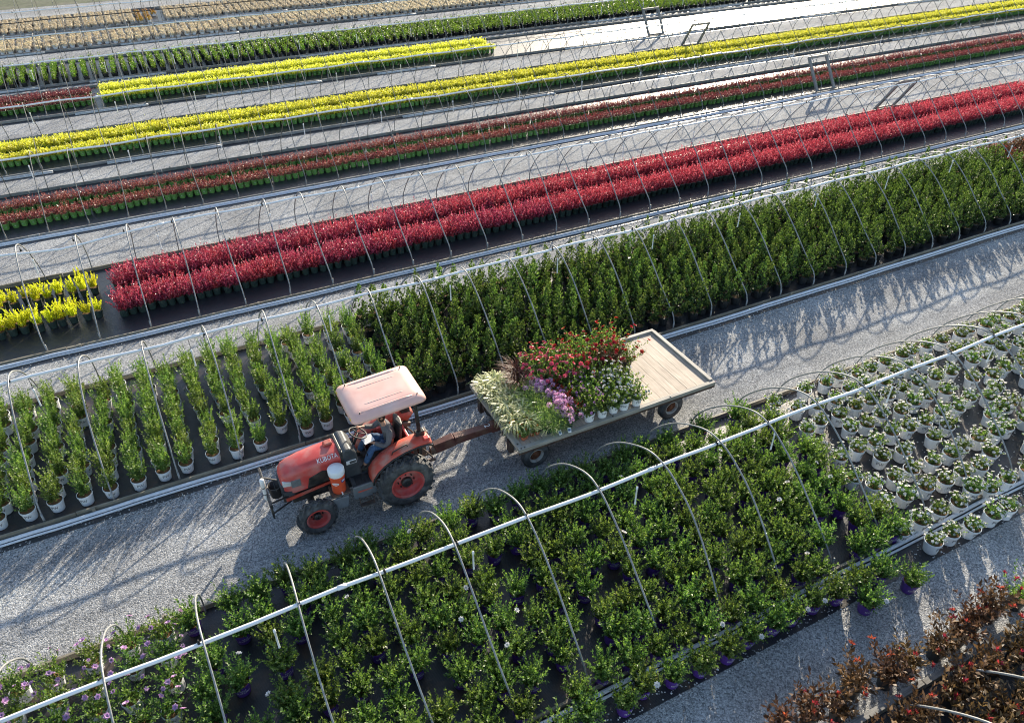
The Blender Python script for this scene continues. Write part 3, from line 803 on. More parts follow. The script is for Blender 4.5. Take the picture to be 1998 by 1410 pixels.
def build_kinds():
    # green shrubs in purple pots
    vs = []
    for v in range(8):
        Q, tips = stem_leaves(34, 24, 40, 0.37, 0.08, 56, 0.056, 0.03, 0.06, 0.23, 0.15)
        Q2, _ = stem_leaves(18, 14, 62, 0.22, 0.1, 55, 0.056, 0.03, 0.06, 0.23, 0.1)
        parts = [('foliage', np.concatenate([Q, Q2]), M['lf_shrub'])]
        if v == 3: parts.append(('blossoms', blossoms([tips[20]], 0.045, 7, 0.5, 2), M['fl_white']))
        vs.append(parts)
    kind('shrub', 'potted_shrub', 'purple', vs, 'potted shrub', (1.08, 1.3))
    # same shrubs in bloom, lilac, white pots
    vs = []
    for v in range(4):
        Q, tips = stem_leaves(26, 20, 58, 0.4, 0.12, 52, 0.068, 0.034, 0.05, 0.24, 0.3)
        vs.append([('foliage', Q, M['lf_shrub']), ('blossoms', blossoms(pick(tips, 0.14) or tips[:3], 0.055, 6, 0.5, 2), M['fl_lilac'])])
    kind('lilac', 'flowering_shrub', 'white', vs, 'flowering shrub')
    # compact shrubs with white blossom, big white pots
    vs = []
    for v in range(5):
        Q, tips = stem_leaves(26, 15, 62, 0.2, 0.1, 52, 0.052, 0.03, 0.06, 0.27, 0.3)
        vs.append([('foliage', Q, M['lf_shrub']), ('blossoms', blossoms(pick(tips, 0.85), 0.036, 5, 0.4, 1), M['fl_white'])])
    kind('white', 'flowering_shrub', 'white_big', vs, 'flowering shrub', (1.0, 1.18))
    # slender upright shrubs
    vs = []
    for v in range(5):
        Q, tips = stem_leaves(20, 38, 15, 0.6, 0.06, 58, 0.054, 0.03, 0.06, 0.24, 0.25, 0.22, 0.75)
        Q2, _ = stem_leaves(16, 15, 34, 0.32, 0.12, 52, 0.056, 0.03, 0.06, 0.24, 0.3)
        vs.append([('foliage', np.concatenate([Q, Q2]), M['lf_upright'])])
    kind('upright', 'upright_shrub', 'white', vs, 'potted shrub', (0.88, 1.12))
    # dark shrubs with leafy spires
    vs = []
    for v in range(5):
        sp = [spire(0.8 + 0.16 * rng.random(), 0.15, 230, np.zeros(3), 0.05 * rng.random(), rng.random() * 6)]
        for q in range(3):
            a = rng.random() * 6.28
            sp.append(spire(0.2 + 0.26 * rng.random(), 0.09, 70, np.array([math.cos(a), math.sin(a), 0]) * 0.09, 0.35, a))
        Q = np.concatenate([x[0] for x in sp]); Y = np.concatenate([x[1] for x in sp])
        vs.append([('foliage', Q, M['lf_holly']), ('young_leaves', Y, M['lf_hollytip'])])
    kind('holly', 'spiky_shrub', 'black', vs, 'evergreen shrub', (0.75, 1.25))
    # yellow spires
    vs = []
    for v in range(4):
        Q, _ = stem_leaves(16, 20, 20, 0.36, 0.05, 26, 0.085, 0.038, 0.08, 0.22, 0.1, 0.5, 0.8)
        vs.append([('foliage', Q, M['lf_yspire'])])
    kind('yspire', 'yellow_conifer', 'dkgreen', vs, 'yellow conifer', (0.8, 1.15))
    # crimson
    vs = []
    for v in range(5):
        Q, _ = stem_leaves(28, 15, 34, 0.38, 0.08, 44, 0.06, 0.032, 0.1, 0.2, 0.2, 0.3)
        vs.append([('foliage', Q, M['lf_barberry'])])
    kind('crimson', 'crimson_shrub', 'dkgreen', vs, 'crimson shrub', (0.95, 1.15))
    # maroon
    vs = []
    for v in range(5):
        Q, _ = stem_leaves(15, 9, 55, 0.21, 0.1, 50, 0.068, 0.022, 0.07, 0.21, 0.2)
        vs.append([('foliage', Q, M['lf_maroon'])])
    kind('maroon', 'maroon_shrub', 'green', vs, 'maroon shrub', (1.0, 1.3))
    # gold
    vs = []
    for v in range(5):
        Q, _ = stem_leaves(19, 9, 60, 0.24, 0.1, 50, 0.1, 0.048, 0.07, 0.21, 0.3)
        vs.append([('foliage', Q, M['lf_yellow'])])
    kind('gold', 'gold_shrub', 'green', vs, 'yellow shrub')
    # laurel
    vs = []
    for v in range(5):
        Q, _ = stem_leaves(11, 10, 24, 0.34, 0.02, 56, 0.09, 0.052, 0.04, 0.22, 0.2)
        vs.append([('foliage', Q, M['lf_laurel'])])
    kind('laurel', 'laurel_shrub', 'black_far', vs, 'laurel shrub')
    # tan grass mounds
    for key, mat in (('tan', 'lf_tan'), ('amber', 'lf_amber')):
        vs = []
        for v in range(5):
            vs.append([('foliage', blades(150, 0.24, 0.028, 62, 0.22, 1.5, 3, 0.07), M[mat])])
        kind(key, 'grass_plant', 'white_far', vs, 'ornamental grass')
    # bronze shrubs
    vs = []
    for v in range(5):
        Q, tips = stem_leaves(20, 15, 48, 0.42, 0.15, 58, 0.1, 0.042, 0.05, 0.23, 0.3, 0.3, 1.0)
        tl = []
        for p, d in tips[::9]:
            tl.append(leaf_quads(np.tile(p, (7, 1)), rng.normal(size=(7, 3)) * 0.7 + d, 0.075, 0.03))
        vs.append([('foliage', Q, M['lf_bronze']), ('young_leaves', np.concatenate(tl), M['lf_redtip'])])
    kind('bronze', 'bronze_shrub', 'black', vs, 'bronze shrub')
    vs = []
    for v in range(2):
        Q, tips = stem_leaves(20, 16, 40, 0.55, 0.15, 55, 0.075, 0.032, 0.05, 0.23, 0.3, 0.3, 0.9)
        tl = [leaf_quads(np.tile(p, (8, 1)), rng.normal(size=(8, 3)) * 0.6 + d, 0.08, 0.035) for p, d in tips[::2]]
        vs.append([('foliage', Q, M['lf_upright']), ('young_leaves', np.concatenate(tl), M['lf_redtip'])])
    kind('redtip', 'red_tipped_shrub', 'black', vs, 'red tipped shrub')
    # cart plants
    vs = [[('foliage', blades(85, 0.42, 0.024, 52, 0.17, 1.5, 3, 0.06), M['lf_varieg'])] for v in range(3)]
    kind('varieg', 'striped_grass', 'green_cart', vs, 'striped grass')
    vs = [[('foliage', blades(95, 0.55, 0.013, 34, 0.2, 0.8, 3, 0.05), M['lf_redgrass'])] for v in range(2)]
    kind('redgrass', 'purple_grass', 'green_cart', vs, 'purple grass')
    for key, mat, L in (('coral', 'fl_coral', 0.44), ('redrose', 'fl_red', 0.5)):
        vs = []
        for v in range(3):
            Q, tips = stem_leaves(26, 17, 58, L, 0.12, 55, 0.07, 0.042, 0.06, 0.22, 0.25)
            vs.append([('foliage', Q, M['lf_bronze'] if (key == 'redrose' and v == 1) else M['lf_shrub']), ('blossoms', blossoms(pick(tips, 0.5 if key == 'coral' else 0.3) or tips[:4], 0.056, 7, 0.6, 3), M[mat])])
        kind(key, 'rose_bush', 'black_cart', vs, 'rose bush')
    vs = [[('foliage', np.concatenate([blades(260, 0.3, 0.006, 55, 0.16, 0.5, 2, 0.1), stem_leaves(18, 14, 50, 0.3, 0.1, 50, 0.05, 0.007, 0.08, 0.16)[0]]), M['lf_feather'])] for v in range(2)]
    kind('feather', 'feathery_plant', 'green_cart', vs, 'feathery plant')
    vs = []
    for v in range(3):
        Q, tips = stem_leaves(11, 10, 45, 0.2, 0.1, 55, 0.045, 0.02, 0.02, 0.08)
        vs.append([('foliage', Q, M['lf_upright']), ('blossoms', balls(pick(tips, 0.2) or tips[:2], 0.03, 18), M['fl_orange'])])
    kind('marigold', 'marigold', 'terra', vs, 'marigold')
    vs = []
    for v in range(3):
        Q, tips = stem_leaves(13, 10, 58, 0.24, 0.15, 55, 0.07, 0.04, 0.05, 0.16)
        vs.append([('foliage', Q, M['lf_shrub']), ('blossoms', balls(pick(tips, 0.85), 0.066, 40), M['fl_pink'])])
    kind('pink', 'pink_flowers', 'green_cart', vs, 'pink flowers')
    vs = []
    for v in range(2):
        Q, tips = stem_leaves(15, 12, 40, 0.28, 0.15, 50, 0.05, 0.018, 0.05, 0.17)
        tl = [leaf_quads(np.tile(p, (9, 1)) - d * rng.random((9, 1)) * 0.06, rng.normal(size=(9, 3)) * 0.6 + d, 0.035, 0.02) for p, d in tips]
        vs.append([('foliage', Q, M['lf_bronze']), ('blossoms', np.concatenate(tl), M['fl_scarlet'])])
    kind('scarlet', 'scarlet_plant', 'green_cart', vs, 'scarlet plant')
    for key, mat, f in (('mauve', 'fl_mauve', 0.3), ('whitecart', 'fl_white', 0.6)):
        vs = []
        for v in range(3):
            Q, tips = stem_leaves(24, 16, 55, 0.3, 0.12, 52, 0.06, 0.035, 0.06, 0.21)
            vs.append([('foliage', Q, M['lf_shrub']), ('blossoms', blossoms(pick(tips, f) or tips[:4], 0.034, 6, 0.5, 2), M[mat])])
        kind(key, 'flowering_shrub', 'white_cart', vs, 'flowering shrub')
build_kinds()

def plant(key, loc, label, group, sc=None, turn=0.6, tilt=0.04):
    k = KIND[key]
    v = k['variants'][int(rng.integers(len(k['variants'])))]
    s = sc if sc else rng.uniform(*k['scale'])
    r = bpy.data.objects.new(k['name'], None)
    r.empty_display_size = 0.1
    C.objects.link(r)
    r.location = loc
    r.rotation_euler = (rng.normal() * tilt, rng.normal() * tilt, rng.normal() * turn * 0.5)
    r['label'] = label; r['category'] = k['cat']; r['group'] = group
    p = bpy.data.objects.new('pot', k['pot']); C.objects.link(p); p.parent = r
    rz = rng.random() * 6.28
    for pn, me in v:
        o = bpy.data.objects.new(pn, me); C.objects.link(o); o.parent = r
        o.rotation_euler = (0, 0, rz); o.scale = (s, s, s)
        o.location = (0, 0, 0.23 * (1 - s))
    return r

def mass(key, spots, name, label, group, cat):
    """what is left of a kind beyond the individuals: one object"""
    k = KIND[key]
    Vs, Ms, mats = [], [], []
    def mi(m):
        if m not in mats: mats.append(m)
        return mats.index(m)
    cache = {}
    def data(me):
        if me.name not in cache:
            co = np.empty(len(me.vertices) * 3, np.float32); me.vertices.foreach_get('co', co)
            fs = [(tuple(p.vertices), me.materials[p.material_index]) for p in me.polygons]
            cache[me.name] = (co.reshape(-1, 3), fs)
        return cache[me.name]
    V, Fq, Fm = [], [], []
    off = 0
    VP, FP, FPm = [], [], []
    po = 0
    for (x, y) in spots:
        v = k['variants'][int(rng.integers(len(k['variants'])))]
        s = rng.uniform(*k['scale']); a = rng.random() * 6.28
        R = np.array([[math.cos(a), -math.sin(a), 0], [math.sin(a), math.cos(a), 0], [0, 0, 1]], np.float32)
        for pn, me in v:
            co, fs = data(me)
            c = co @ R.T * s + np.array([x, y, 0.23 * (1 - s) + 0.012], np.float32)
            V.append(c); n = len(c) // 4
            Fm.append(np.full(n, mi(me.materials[0]), np.int32))
        co, fs = data(k['pot'])
        VP.append(co + np.array([x, y, 0.012], np.float32))
        for f, m in fs:
            if len(f) == 4: FP.append([i + po for i in f]); FPm.append(mi(m))
            elif len(f) == 3: FP.append([f[0] + po, f[1] + po, f[2] + po, f[2] + po]); FPm.append(mi(m))
        po += len(co)
    V = np.concatenate(V); nl = len(V)
    me = bpy.data.meshes.new(name)
    VP = np.concatenate(VP)
    # foliage quads first, then pot faces (triangles kept as triangles)
    loops = [np.arange(nl, dtype=np.int32)]; starts = [np.arange(0, nl, 4, dtype=np.int32)]
    pl, ps, cur = [], [], nl
    for f in FP:
        f = f[:3] if f[2] == f[3] else f
        ps.append(cur); cur += len(f); pl += [i + nl for i in f]
    loops.append(np.array(pl, np.int32)); starts.append(np.array(ps, np.int32))
    L = np.concatenate(loops); S = np.concatenate(starts)
    allv = np.concatenate([V, VP]).astype(np.float32)
    me.vertices.add(len(allv)); me.vertices.foreach_set('co', allv.ravel())
    me.loops.add(len(L)); me.loops.foreach_set('vertex_index', L)
    me.polygons.add(len(S)); me.polygons.foreach_set('loop_start', S)
    me.polygons.foreach_set('material_index', np.concatenate(Fm + [np.array(FPm, np.int32)]))
    for m in mats: me.materials.append(m)
    me.update(calc_edges=True)
    o = put(name, me)
    return tag(o, label, cat, group, 'stuff')

def grid(x0, x1, dx, ys, keep=None, jit=0.03, xoff=0.0):
    """rows of pots: list of (x, y, row number)"""
    out = []
    for r, y in enumerate(ys):
        x = x0 + (xoff if r % 2 else 0)
        while x < x1:
            px, py = x + rng.normal() * jit, y + rng.normal() * jit
            if keep is None or keep(px, py):
                out.append((px, py, r))
            x += dx
    return out

def stand(key, spots, bed, desc, rownames, group, limit=300, rest=None):
    """set out one kind: the biggest-looking ones as things, the rest as one mass"""
    spots = [s for s in spots if in_view(s[0], s[1], 0.35, 25)]
    def d(s):
        return (s[0] ** 2 + s[1] ** 2 + (CAMH - 0.3) ** 2) - (0 if in_view(s[0], s[1], 0.35, -6) else -4000)
    spots.sort(key=d)
    ind, far = spots[:limit], spots[limit:]
    hl = BEDS[bed]['hl']
    cell = {}
    for s in ind:
        h = sum(1 for q in hl if q <= s[0])
        cell.setdefault((s[2], h), []).append(s)
    for (r, h), L in cell.items():
        L.sort(key=lambda s: s[0])
        for i, s in enumerate(L):
            if h == 0: w = '%s left of first hoop' % nth(len(L) - i)
            else: w = '%s right of %s hoop' % (nth(i + 1), nth(h))
            plant(key, (s[0], s[1], 0.012), '%s, %s, %s' % (desc, rownames[min(r, len(rownames) - 1)], w), group)
    if far and rest:
        mass(key, [(s[0], s[1]) for s in far], rest[0], rest[1], group, rest[2])

ROWS = ['%s row from the path' % nth(i) for i in range(1, 14)]
ys0 = [5.2 + 0.53 * k for k in range(10)]
def skip(x, y, f=0.06):
    return rng.random() > f
# front bed: lilac bloom at the left end, green shrubs in purple pots, white bloom to the right
def lil(x, y): return x < -1.55 - 0.12 * (y - 8.0)
def whi(x, y): return x > 11.75 + 0.03 * (y - 8)
stand('lilac', grid(-5.2, -1.2, 0.56, ys0, lambda x, y: lil(x, y), 0.05), 'front', 'shrub with lilac flowers, white pot', ROWS, 'lilac flowering shrubs at the left end')
stand('shrub', grid(-2.3, 12.3, 0.535, ys0, lambda x, y: not lil(x, y) and not whi(x, y) and skip(x, y, 0.05 if x > 1 else 0.14) and not (x > 8.5 and y > 9.7 and rng.random() < 0.5), 0.05), 'front', 'leafy shrub in purple pot', ROWS, 'green shrubs in purple pots')
stand('white', grid(11.5, 26, 0.55, ys0, lambda x, y: whi(x, y) and skip(x, y, 0.12), 0.06, 0.2), 'front', 'white flowering shrub in white pot', ROWS, 'white flowering shrubs in white pots')
plant('shrub', (9.75, 4.78, 0.012), 'large leafy shrub in purple pot standing out on the gravel', 'green shrubs in purple pots', 1.2)
plant('shrub', (10.85, 4.75, 0.012), 'leafy shrub in purple pot on the gravel beside the white pots', 'green shrubs in purple pots', 1.1)
# second bed
ys1 = [14.3 + 0.47 * k for k in range(9)]
stand('upright', grid(-5.6, 4.2, 0.53, ys1, lambda x, y: skip(x, y, 0.04), 0.04), 'second', 'slender shrub in white pot', ROWS, 'slender green shrubs in white pots')
ysh = [14.4 + 0.4 * k for k in range(11)]
stand('holly', grid(4.5, 31.5, 0.43, ysh, lambda x, y: rng.random() > 0.02, 0.05, 0.2), 'second', 'spiky dark shrub in black pot', ROWS, 'spiky dark shrubs in black pots',
      300, ('dark_shrubs', 'dense mass of spiky dark shrubs in black pots far along the bed', 'evergreen shrubs'))
stand('bronze', grid(31.7, 36, 0.5, [14.5 + 0.5 * k for k in range(9)], None, 0.05), 'second', 'bronze leaved shrub', ROWS, 'bronze shrubs at the far end')
# third bed
R3 = ['near strip %s row' % q for q in ('front', 'middle', 'back')] + ['far strip %s row' % q for q in ('front', 'middle', 'back')]
ys2 = [22.0, 22.28, 22.56, 23.5, 23.78, 24.06]
stand('yspire', [s for s in grid(-6, -2.0, 0.31, [22.25, 22.25, 22.25, 23.75, 23.75, 23.75], lambda x, y: rng.random() > 0.04, 0.03) if s[2] in (0, 3)] + [s for s in grid(-6, -2.4, 0.31, [22.55, 22.55, 22.55, 24.02, 24.02, 24.02], lambda x, y: rng.random() > 0.25, 0.03) if s[2] in (2, 5)], 'third', 'yellow spires in dark pot', R3, 'yellow conifers beside the crimson shrubs')
stand('crimson', grid(-1.62, 43, 0.27, ys2, None, 0.02, 0.13), 'third', 'crimson shrub', R3, 'crimson shrubs in two strips', 300,
      ('crimson_shrubs', 'long double strip of crimson shrubs running to the right', 'crimson shrubs'))
# fourth bed
R4 = ['near strip front row', 'near strip back row', 'far strip front row', 'far strip back row', 'far strip third row']
stand('maroon', grid(-7, 54, 0.27, [30.05, 30.3, 31.3, 31.56], None, 0.02, 0.12), 'fourth', 'maroon shrub in green pot', R4, 'maroon shrubs in green pots', 300,
      ('maroon_shrubs', 'double strip of maroon shrubs in green pots running off to the right', 'maroon shrubs'))
# fifth bed
stand('gold', grid(-7, 66, 0.27, [36.6, 36.86, 37.85, 38.1, 38.35], None, 0.02, 0.12), 'fifth', 'yellow leaved shrub in green pot', R4, 'yellow shrubs in green pots', 300,
      ('gold_shrubs', 'long yellow strips of leafy shrubs in green pots', 'yellow shrubs'))
# sixth bed
sp = [s for s in grid(-0.75, 21.2, 0.27, [44.25, 44.5, 45.5, 45.75, 46.0], None, 0.02, 0.12) if in_view(s[0], s[1])]
mass('gold', [s[:2] for s in sp], 'gold_shrubs', 'short yellow strips of shrubs ending at the empty bed', 'yellow shrubs in green pots', 'yellow shrubs')
sp = [s for s in grid(-8, -1.35, 0.27, [44.2, 44.45, 45.4, 45.65, 45.9], None, 0.02, 0.12) if in_view(s[0], s[1])]
mass('maroon', [s[:2] for s in sp], 'maroon_shrubs', 'short maroon strips left of the short yellow strips', 'maroon shrubs in green pots', 'maroon shrubs')
# seventh bed
R7 = ['%s row back' % nth(i) for i in range(1, 12)]
stand('laurel', grid(-7.5, 58, 0.505, [48.95 + 0.44 * k for k in range(8)], None, 0.04), 'seventh', 'broad leaved green shrub', R7, 'broad leaved shrubs in black pots', 300,
      ('laurel_shrubs', 'columns of broad leaved green shrubs running off to the right', 'laurel shrubs'))
# eighth and ninth beds
stand('tan', grid(-8.2, 42, 0.49, [57.35 + 0.4 * k for k in range(8)], None, 0.04), 'eighth', 'tan grass mound', R7, 'tan grass mounds in white pots', 300,
      ('tan_grasses', 'columns of tan grass mounds in white pots along the bed', 'ornamental grasses'))
amb = lambda x, y: 2.6 < x < 3.75
sp = [s for s in grid(-8.2, 26, 0.49, [62.6 + 0.42 * k for k in range(10)], lambda x, y: not (2.5 < x < 4.3), 0.04) if in_view(s[0], s[1])]
mass('tan', [s[:2] for s in sp], 'tan_grasses', 'farthest columns of tan grass mounds near the grass field', 'tan grass mounds in white pots', 'ornamental grasses')
c = 0
for x in (2.65, 3.2, 3.7):
    for k in range(8 if x < 3.5 else 3):
        y = (62.7 if x < 3.5 else 64.6) + 0.45 * k
        c += 1
        plant('amber', (x, y, 0.012), 'amber yellow grass mound, %s of %s column among the tan ones' % (nth(k + 1), nth(1 + int((x - 2.6) / 0.5))), 'amber grass mounds')
# bottom right bed
sheet('weed_cloth', 4, 26, -3.0, 3.22, 0.006, M['fabric'], 40, 8, 0.006)
m = MB(); x = 4.6
while x < 25:
    m.box(x, x + 2.4, 3.2 + 0.02 * math.sin(x * 3), 3.3 + 0.02 * math.sin(x * 3), 0, 0.15)
    m.box(x + 0.9, x + 0.98, 3.305, 3.36, 0, 0.2)
    x += 2.42
tag(m.build('edge_board', M['board_grey']), 'grey timber edging between the bronze shrubs', 'edging', 'timber edges of the beds')
for i, x in enumerate((7.25, 8.64, 10.03, 11.5, 12.9, 14.3)):
    lean = random.uniform(-.05, .05)
    m = MB()
    pts = [(x + lean * q[1], 3.18 - q[0], q[1]) for q in catmull([(-0.0, -0.1), (0.03, 0.15), (0.25, 0.55), (0.75, 1.12), (1.25, 1.55), (1.85, 1.88), (2.3, 1.97), (2.75, 1.9), (3.6, 1.4), (4.2, 0.8), (4.5, 0)], 4)]
    m.tube(pts, 0.02, 8)
    if i in (1, 2, 3): tag(m.build('hoop', M['galv'], smooth=True), 'grey metal hoop over the bronze shrubs, %s from the left' % nth(i), 'hoop', 'metal hoops over the beds')
cb = {}
def bronze(x, y, where):
    cb[where] = cb.get(where, 0) + 1
    rt = x > 12.1 and rng.random() < 0.75
    plant('redtip' if rt else 'bronze', (x, y, 0.012), ('green shrub with orange red tips' if rt else 'bronze leaved shrub') + ', %s from left %s' % (nth(cb[where]), where), 'bronze shrubs at the corner', rng.uniform(0.95, 1.2))
for row, (y, where) in enumerate(((3.62, 'outside the timber edge'), (2.85, 'in first row inside the edge'), (2.3, 'in second row inside the edge'), (1.75, 'in third row inside the edge'))):
    x = 6.6
    while x < 16.5:
        if in_view(x, y, 0.5, 5): bronze(x + rng.normal() * 0.05, y + rng.normal() * 0.05, where)
        x += 0.57

# ------------------------------------------------------------------ tractor (faces left, near side at smaller y)
T = empty('tractor', (2.35, 12.0, 0.0))
tag(T, 'small red tractor with a faded canopy pulling the flower cart along the gravel', 'tractor')
YC = 12.0
def rrect(x0, x1, y0, y1, r, z, n=4):
    out = []
    for cx, cy, a0 in ((x1 - r, y1 - r, 0), (x0 + r, y1 - r, 90), (x0 + r, y0 + r, 180), (x1 - r, y0 + r, 270)):
        for k in range(n + 1):
            a = math.radians(a0 + 90 * k / n)
            out.append((cx + r * math.cos(a), cy + r * math.sin(a), z))
    return out

def wheel(cx, R, Wd, yo, side, rimR, lugs, nm_rim, par, rim_m, tyre_m, lugh=0.05):
    """yo: outer face; side -1: outer face looks to -y"""
    Y = lambda t: yo - side * t          # t metres in from the outer face
    w = MB()
    w.lathe([(rimR + 0.015, Y(.05)), (rimR - .02, Y(.035)), (rimR - .035, Y(.09)), (rimR - .05, Y(.19)), (rimR * .55, Y(.23)), (rimR * .42, Y(.19)), (rimR * .4, Y(.18)), (0.02, Y(.18))], (cx, 0, R), 'Y', 28)
    w.lathe([(rimR + 0.015, Y(Wd - .04)), (rimR - .03, Y(Wd - .06)), (rimR - .05, Y(.19))], (cx, 0, R), 'Y', 28)
    wo = w.build(nm_rim, rim_m, par, smooth=True)
    t = MB()
    Rc = R - lugh
    t.lathe([(rimR, Y(.05)), (rimR + .03, Y(.02)), (rimR + (Rc - rimR) * .45, Y(-.005)), (Rc - .07, Y(.015)), (Rc - .015, Y(.06)), (Rc, Y(.12)), (Rc + .004, Y(Wd / 2)), (Rc, Y(Wd - .12)), (Rc - .015, Y(Wd - .06)), (Rc - .07, Y(Wd - .015)), (rimR + (Rc - rimR) * .45, Y(Wd + .005)), (rimR + .03, Y(Wd - .02)), (rimR, Y(Wd - .05))], (cx, 0, R), 'Y', 40)
    for i in range(lugs * 2):
        s = i % 2
        a = 2 * math.pi * (i // 2 + 0.5 * s) / lugs
        da = 0.55 * 2 * math.pi / lugs * 1.5
        pts = []
        for f in (0, 0.5, 1):
            aa = a + da * f
            tt = Wd / 2 + (1 - 2 * s) * (Wd / 2 - 0.015) * f * 1.0 + (1 - 2 * s) * (-0.02)
            rr = Rc + lugh * 0.45 - (0.03 if f == 1 else 0)
            pts.append((cx + rr * math.cos(aa), Y(tt), R + rr * math.sin(aa)))
        up = (math.cos(a + da / 2), 0, math.sin(a + da / 2))
        lw = R * 0.075
        t.beam(pts[0], pts[1], lw, lugh, 0, up); t.beam(pts[1], pts[2], lw, lugh, 0, up, w1=lw * 1.25)
    t.build('tyre', tyre_m, wo)
    h = MB()
    h.lathe([(0.1 * rimR / .3, Y(.185)), (0.1 * rimR / .3, Y(.11)), (0.07 * rimR / .3, Y(.085)), (0.01, Y(.085))], (cx, 0, R), 'Y', 14)
    for k in range(8):
        a = 2 * math.pi * k / 8
        h.lathe([(0.016, Y(.2)), (0.016, Y(.16)), (0.004, Y(.16))], (cx + rimR * .48 * math.cos(a), 0, R + rimR * .48 * math.sin(a)), 'Y', 6)
    h.build('hub', M['black_metal'], wo)
    return wo
wheel(3.2, 0.63, 0.38, 11.02, -1, 0.36, 19, 'wheel', T, M['red'], M['tyre'])
wheel(3.2, 0.63, 0.38, 12.98, 1, 0.36, 19, 'wheel', T, M['red'], M['tyre'])
wheel(1.3, 0.43, 0.27, 11.12, -1, 0.24, 17, 'wheel', T, M['red'], M['tyre'], 0.035)
wheel(1.3, 0.43, 0.27, 12.88, 1, 0.24, 17, 'wheel', T, M['red'], M['tyre'], 0.035)

# body under the hood, axles, gearbox
b = MB()
b.box(0.95, 2.2, 11.78, 12.22, 0.48, 0.98)
b.box(2.0, 3.5, 11.72, 12.28, 0.45, 0.85)
b.box(2.95, 3.5, 11.62, 12.38, 0.42, 0.98)
b.tube([(3.2, 11.3, .63), (3.2, 12.7, .63)], 0.11, 12)
b.tube([(1.3, 11.4, .42), (1.3, 12.6, .42)], 0.07, 10)
b.box(1.15, 1.45, 11.42, 11.52, 0.32, 0.62); b.box(1.15, 1.45, 12.48, 12.58, 0.32, 0.62)
b.box(0.78, 1.3, 11.85, 12.15, 0.5, 0.68)
b.build('chassis', M['black_metal'], T, bevel=0.015)
# hood: lofted cross sections from nose to dash
def hood_ring(x, hw, zt, zb, rr, crown):
    pts = []
    for k in range(7):
        a = math.radians(90 * k / 6)
        pts.append((x, YC + hw - rr + rr * math.sin(a), zt - rr + rr * math.cos(a)))
    right = pts
    top = [(x, YC, zt + crown)]
    left = [(p[0], 2 * YC - p[1], p[2]) for p in right][::-1]
    return left[:0] + [(x, YC - hw, zb)] + left + top + right + [(x, YC + hw, zb)]
rings = []
for x, hw, zt, zb, rr, cr in ((0.80, 0.14, 1.18, 0.98, 0.07, 0.015), (0.83, 0.22, 1.25, 0.9, 0.1, 0.02), (0.9, 0.265, 1.31, 0.84, 0.12, 0.025), (1.02, 0.29, 1.365, 0.82, 0.14, 0.03), (1.25, 0.305, 1.42, 0.84, 0.15, 0.03), (1.6, 0.315, 1.46, 0.9, 0.15, 0.03), (2.07, 0.325, 1.485, 1.0, 0.15, 0.025)):
    rings.append(hood_ring(x, hw, zt, zb, rr, cr))
hd = MB(); hd.loft(rings, 0, True, False)
hood = hd.build('hood', M['red'], T, smooth=True)
e = hood.modifiers.new('es', 'EDGE_SPLIT'); e.split_angle = math.radians(38)
MB().prism([(1.78, 1.49), (1.98, 1.505), (1.97, 1.56), (1.82, 1.545)], 12.02, 12.16).build('hood_scoop', M['red_dusty'], hood, bevel=0.012)
for s in (-1, 1):
    y = lambda d: YC + s * d
    m = MB(); m.box(0.98, 1.17, min(y(.285), y(.312)), max(y(.285), y(.312)), 0.98, 1.16); m.build('side_grille', M['steel_grey'], hood, bevel=0.008)
    m = MB(); m.prism([(1.28, 0.86), (1.95, 0.92), (1.98, 1.12), (1.62, 1.2), (1.34, 1.1)], min(y(.29), y(.328)), max(y(.29), y(.328))); m.build('side_vent', M['black_metal'], hood, bevel=0.008)
    m = MB(); m.prism([(0.815, 1.06), (0.99, 1.02), (1.0, 1.13), (0.86, 1.17), (0.82, 1.15)], min(y(.13), y(.296)), max(y(.13), y(.296))); m.build('headlight', M['lamp'], hood, bevel=0.015)
m = MB(); m.box(0.775, 0.9, 11.78, 12.22, 0.72, 1.02); m.box(0.8, 1.0, 11.72, 12.28, 0.7, 0.88)
for k in range(5): m.box(0.768, 0.776, 11.8, 12.2, 0.76 + .05 * k, 0.785 + .05 * k)
m.build('front_grille', M['grey_plastic'], hood, bevel=0.012)
m = MB(); m.prism([(0.82, 0.66), (1.75, 0.78), (1.75, 0.84), (0.82, 0.74)], 11.69, 11.71); m.build('side_skirt', M['red_dusty'], hood)
# lettering on the near side of the hood
vs, fs = text_geo('KUBOTA', 0.14)
LV = []
for x, y, z in vs:
    X = 1.775 + x * 0.76
    f = (X - 1.6) / 0.47
    hw, zt = 0.315 + 0.01 * f, 1.46 + 0.025 * f
    th = math.radians(48) + z / 0.15
    LV.append((X, YC - hw + 0.15 - 0.155 * math.cos(th), zt - 0.15 + 0.155 * math.sin(th)))
m = MB(); m.add(LV, fs)
L = m.build('lettering', M['badge'], hood)
so = L.modifiers.new('so', 'SOLIDIFY'); so.thickness = 0.006; so.offset = 0
# dash console
m = MB()
m.prism([(2.06, 0.78), (2.42, 0.78), (2.38, 1.1), (2.36, 1.38), (2.26, 1.53), (2.14, 1.55), (2.07, 1.5)], 11.66, 12.34)
dash = m.build('dash', M['grey_plastic'], T, bevel=0.03)
MB().box(2.12, 2.33, 11.648, 11.659, 1.16, 1.25).build('model_badge', M['badge'], dash)
MB().box(2.19, 2.32, 11.641, 11.648, 1.175, 1.235).build('badge_print', M['grey_plastic'], dash)
m = MB(); m.box(2.02, 2.09, 11.668, 12.332, 0.98, 1.52); m.build('cowl', M['black_metal'], T, bevel=0.02)
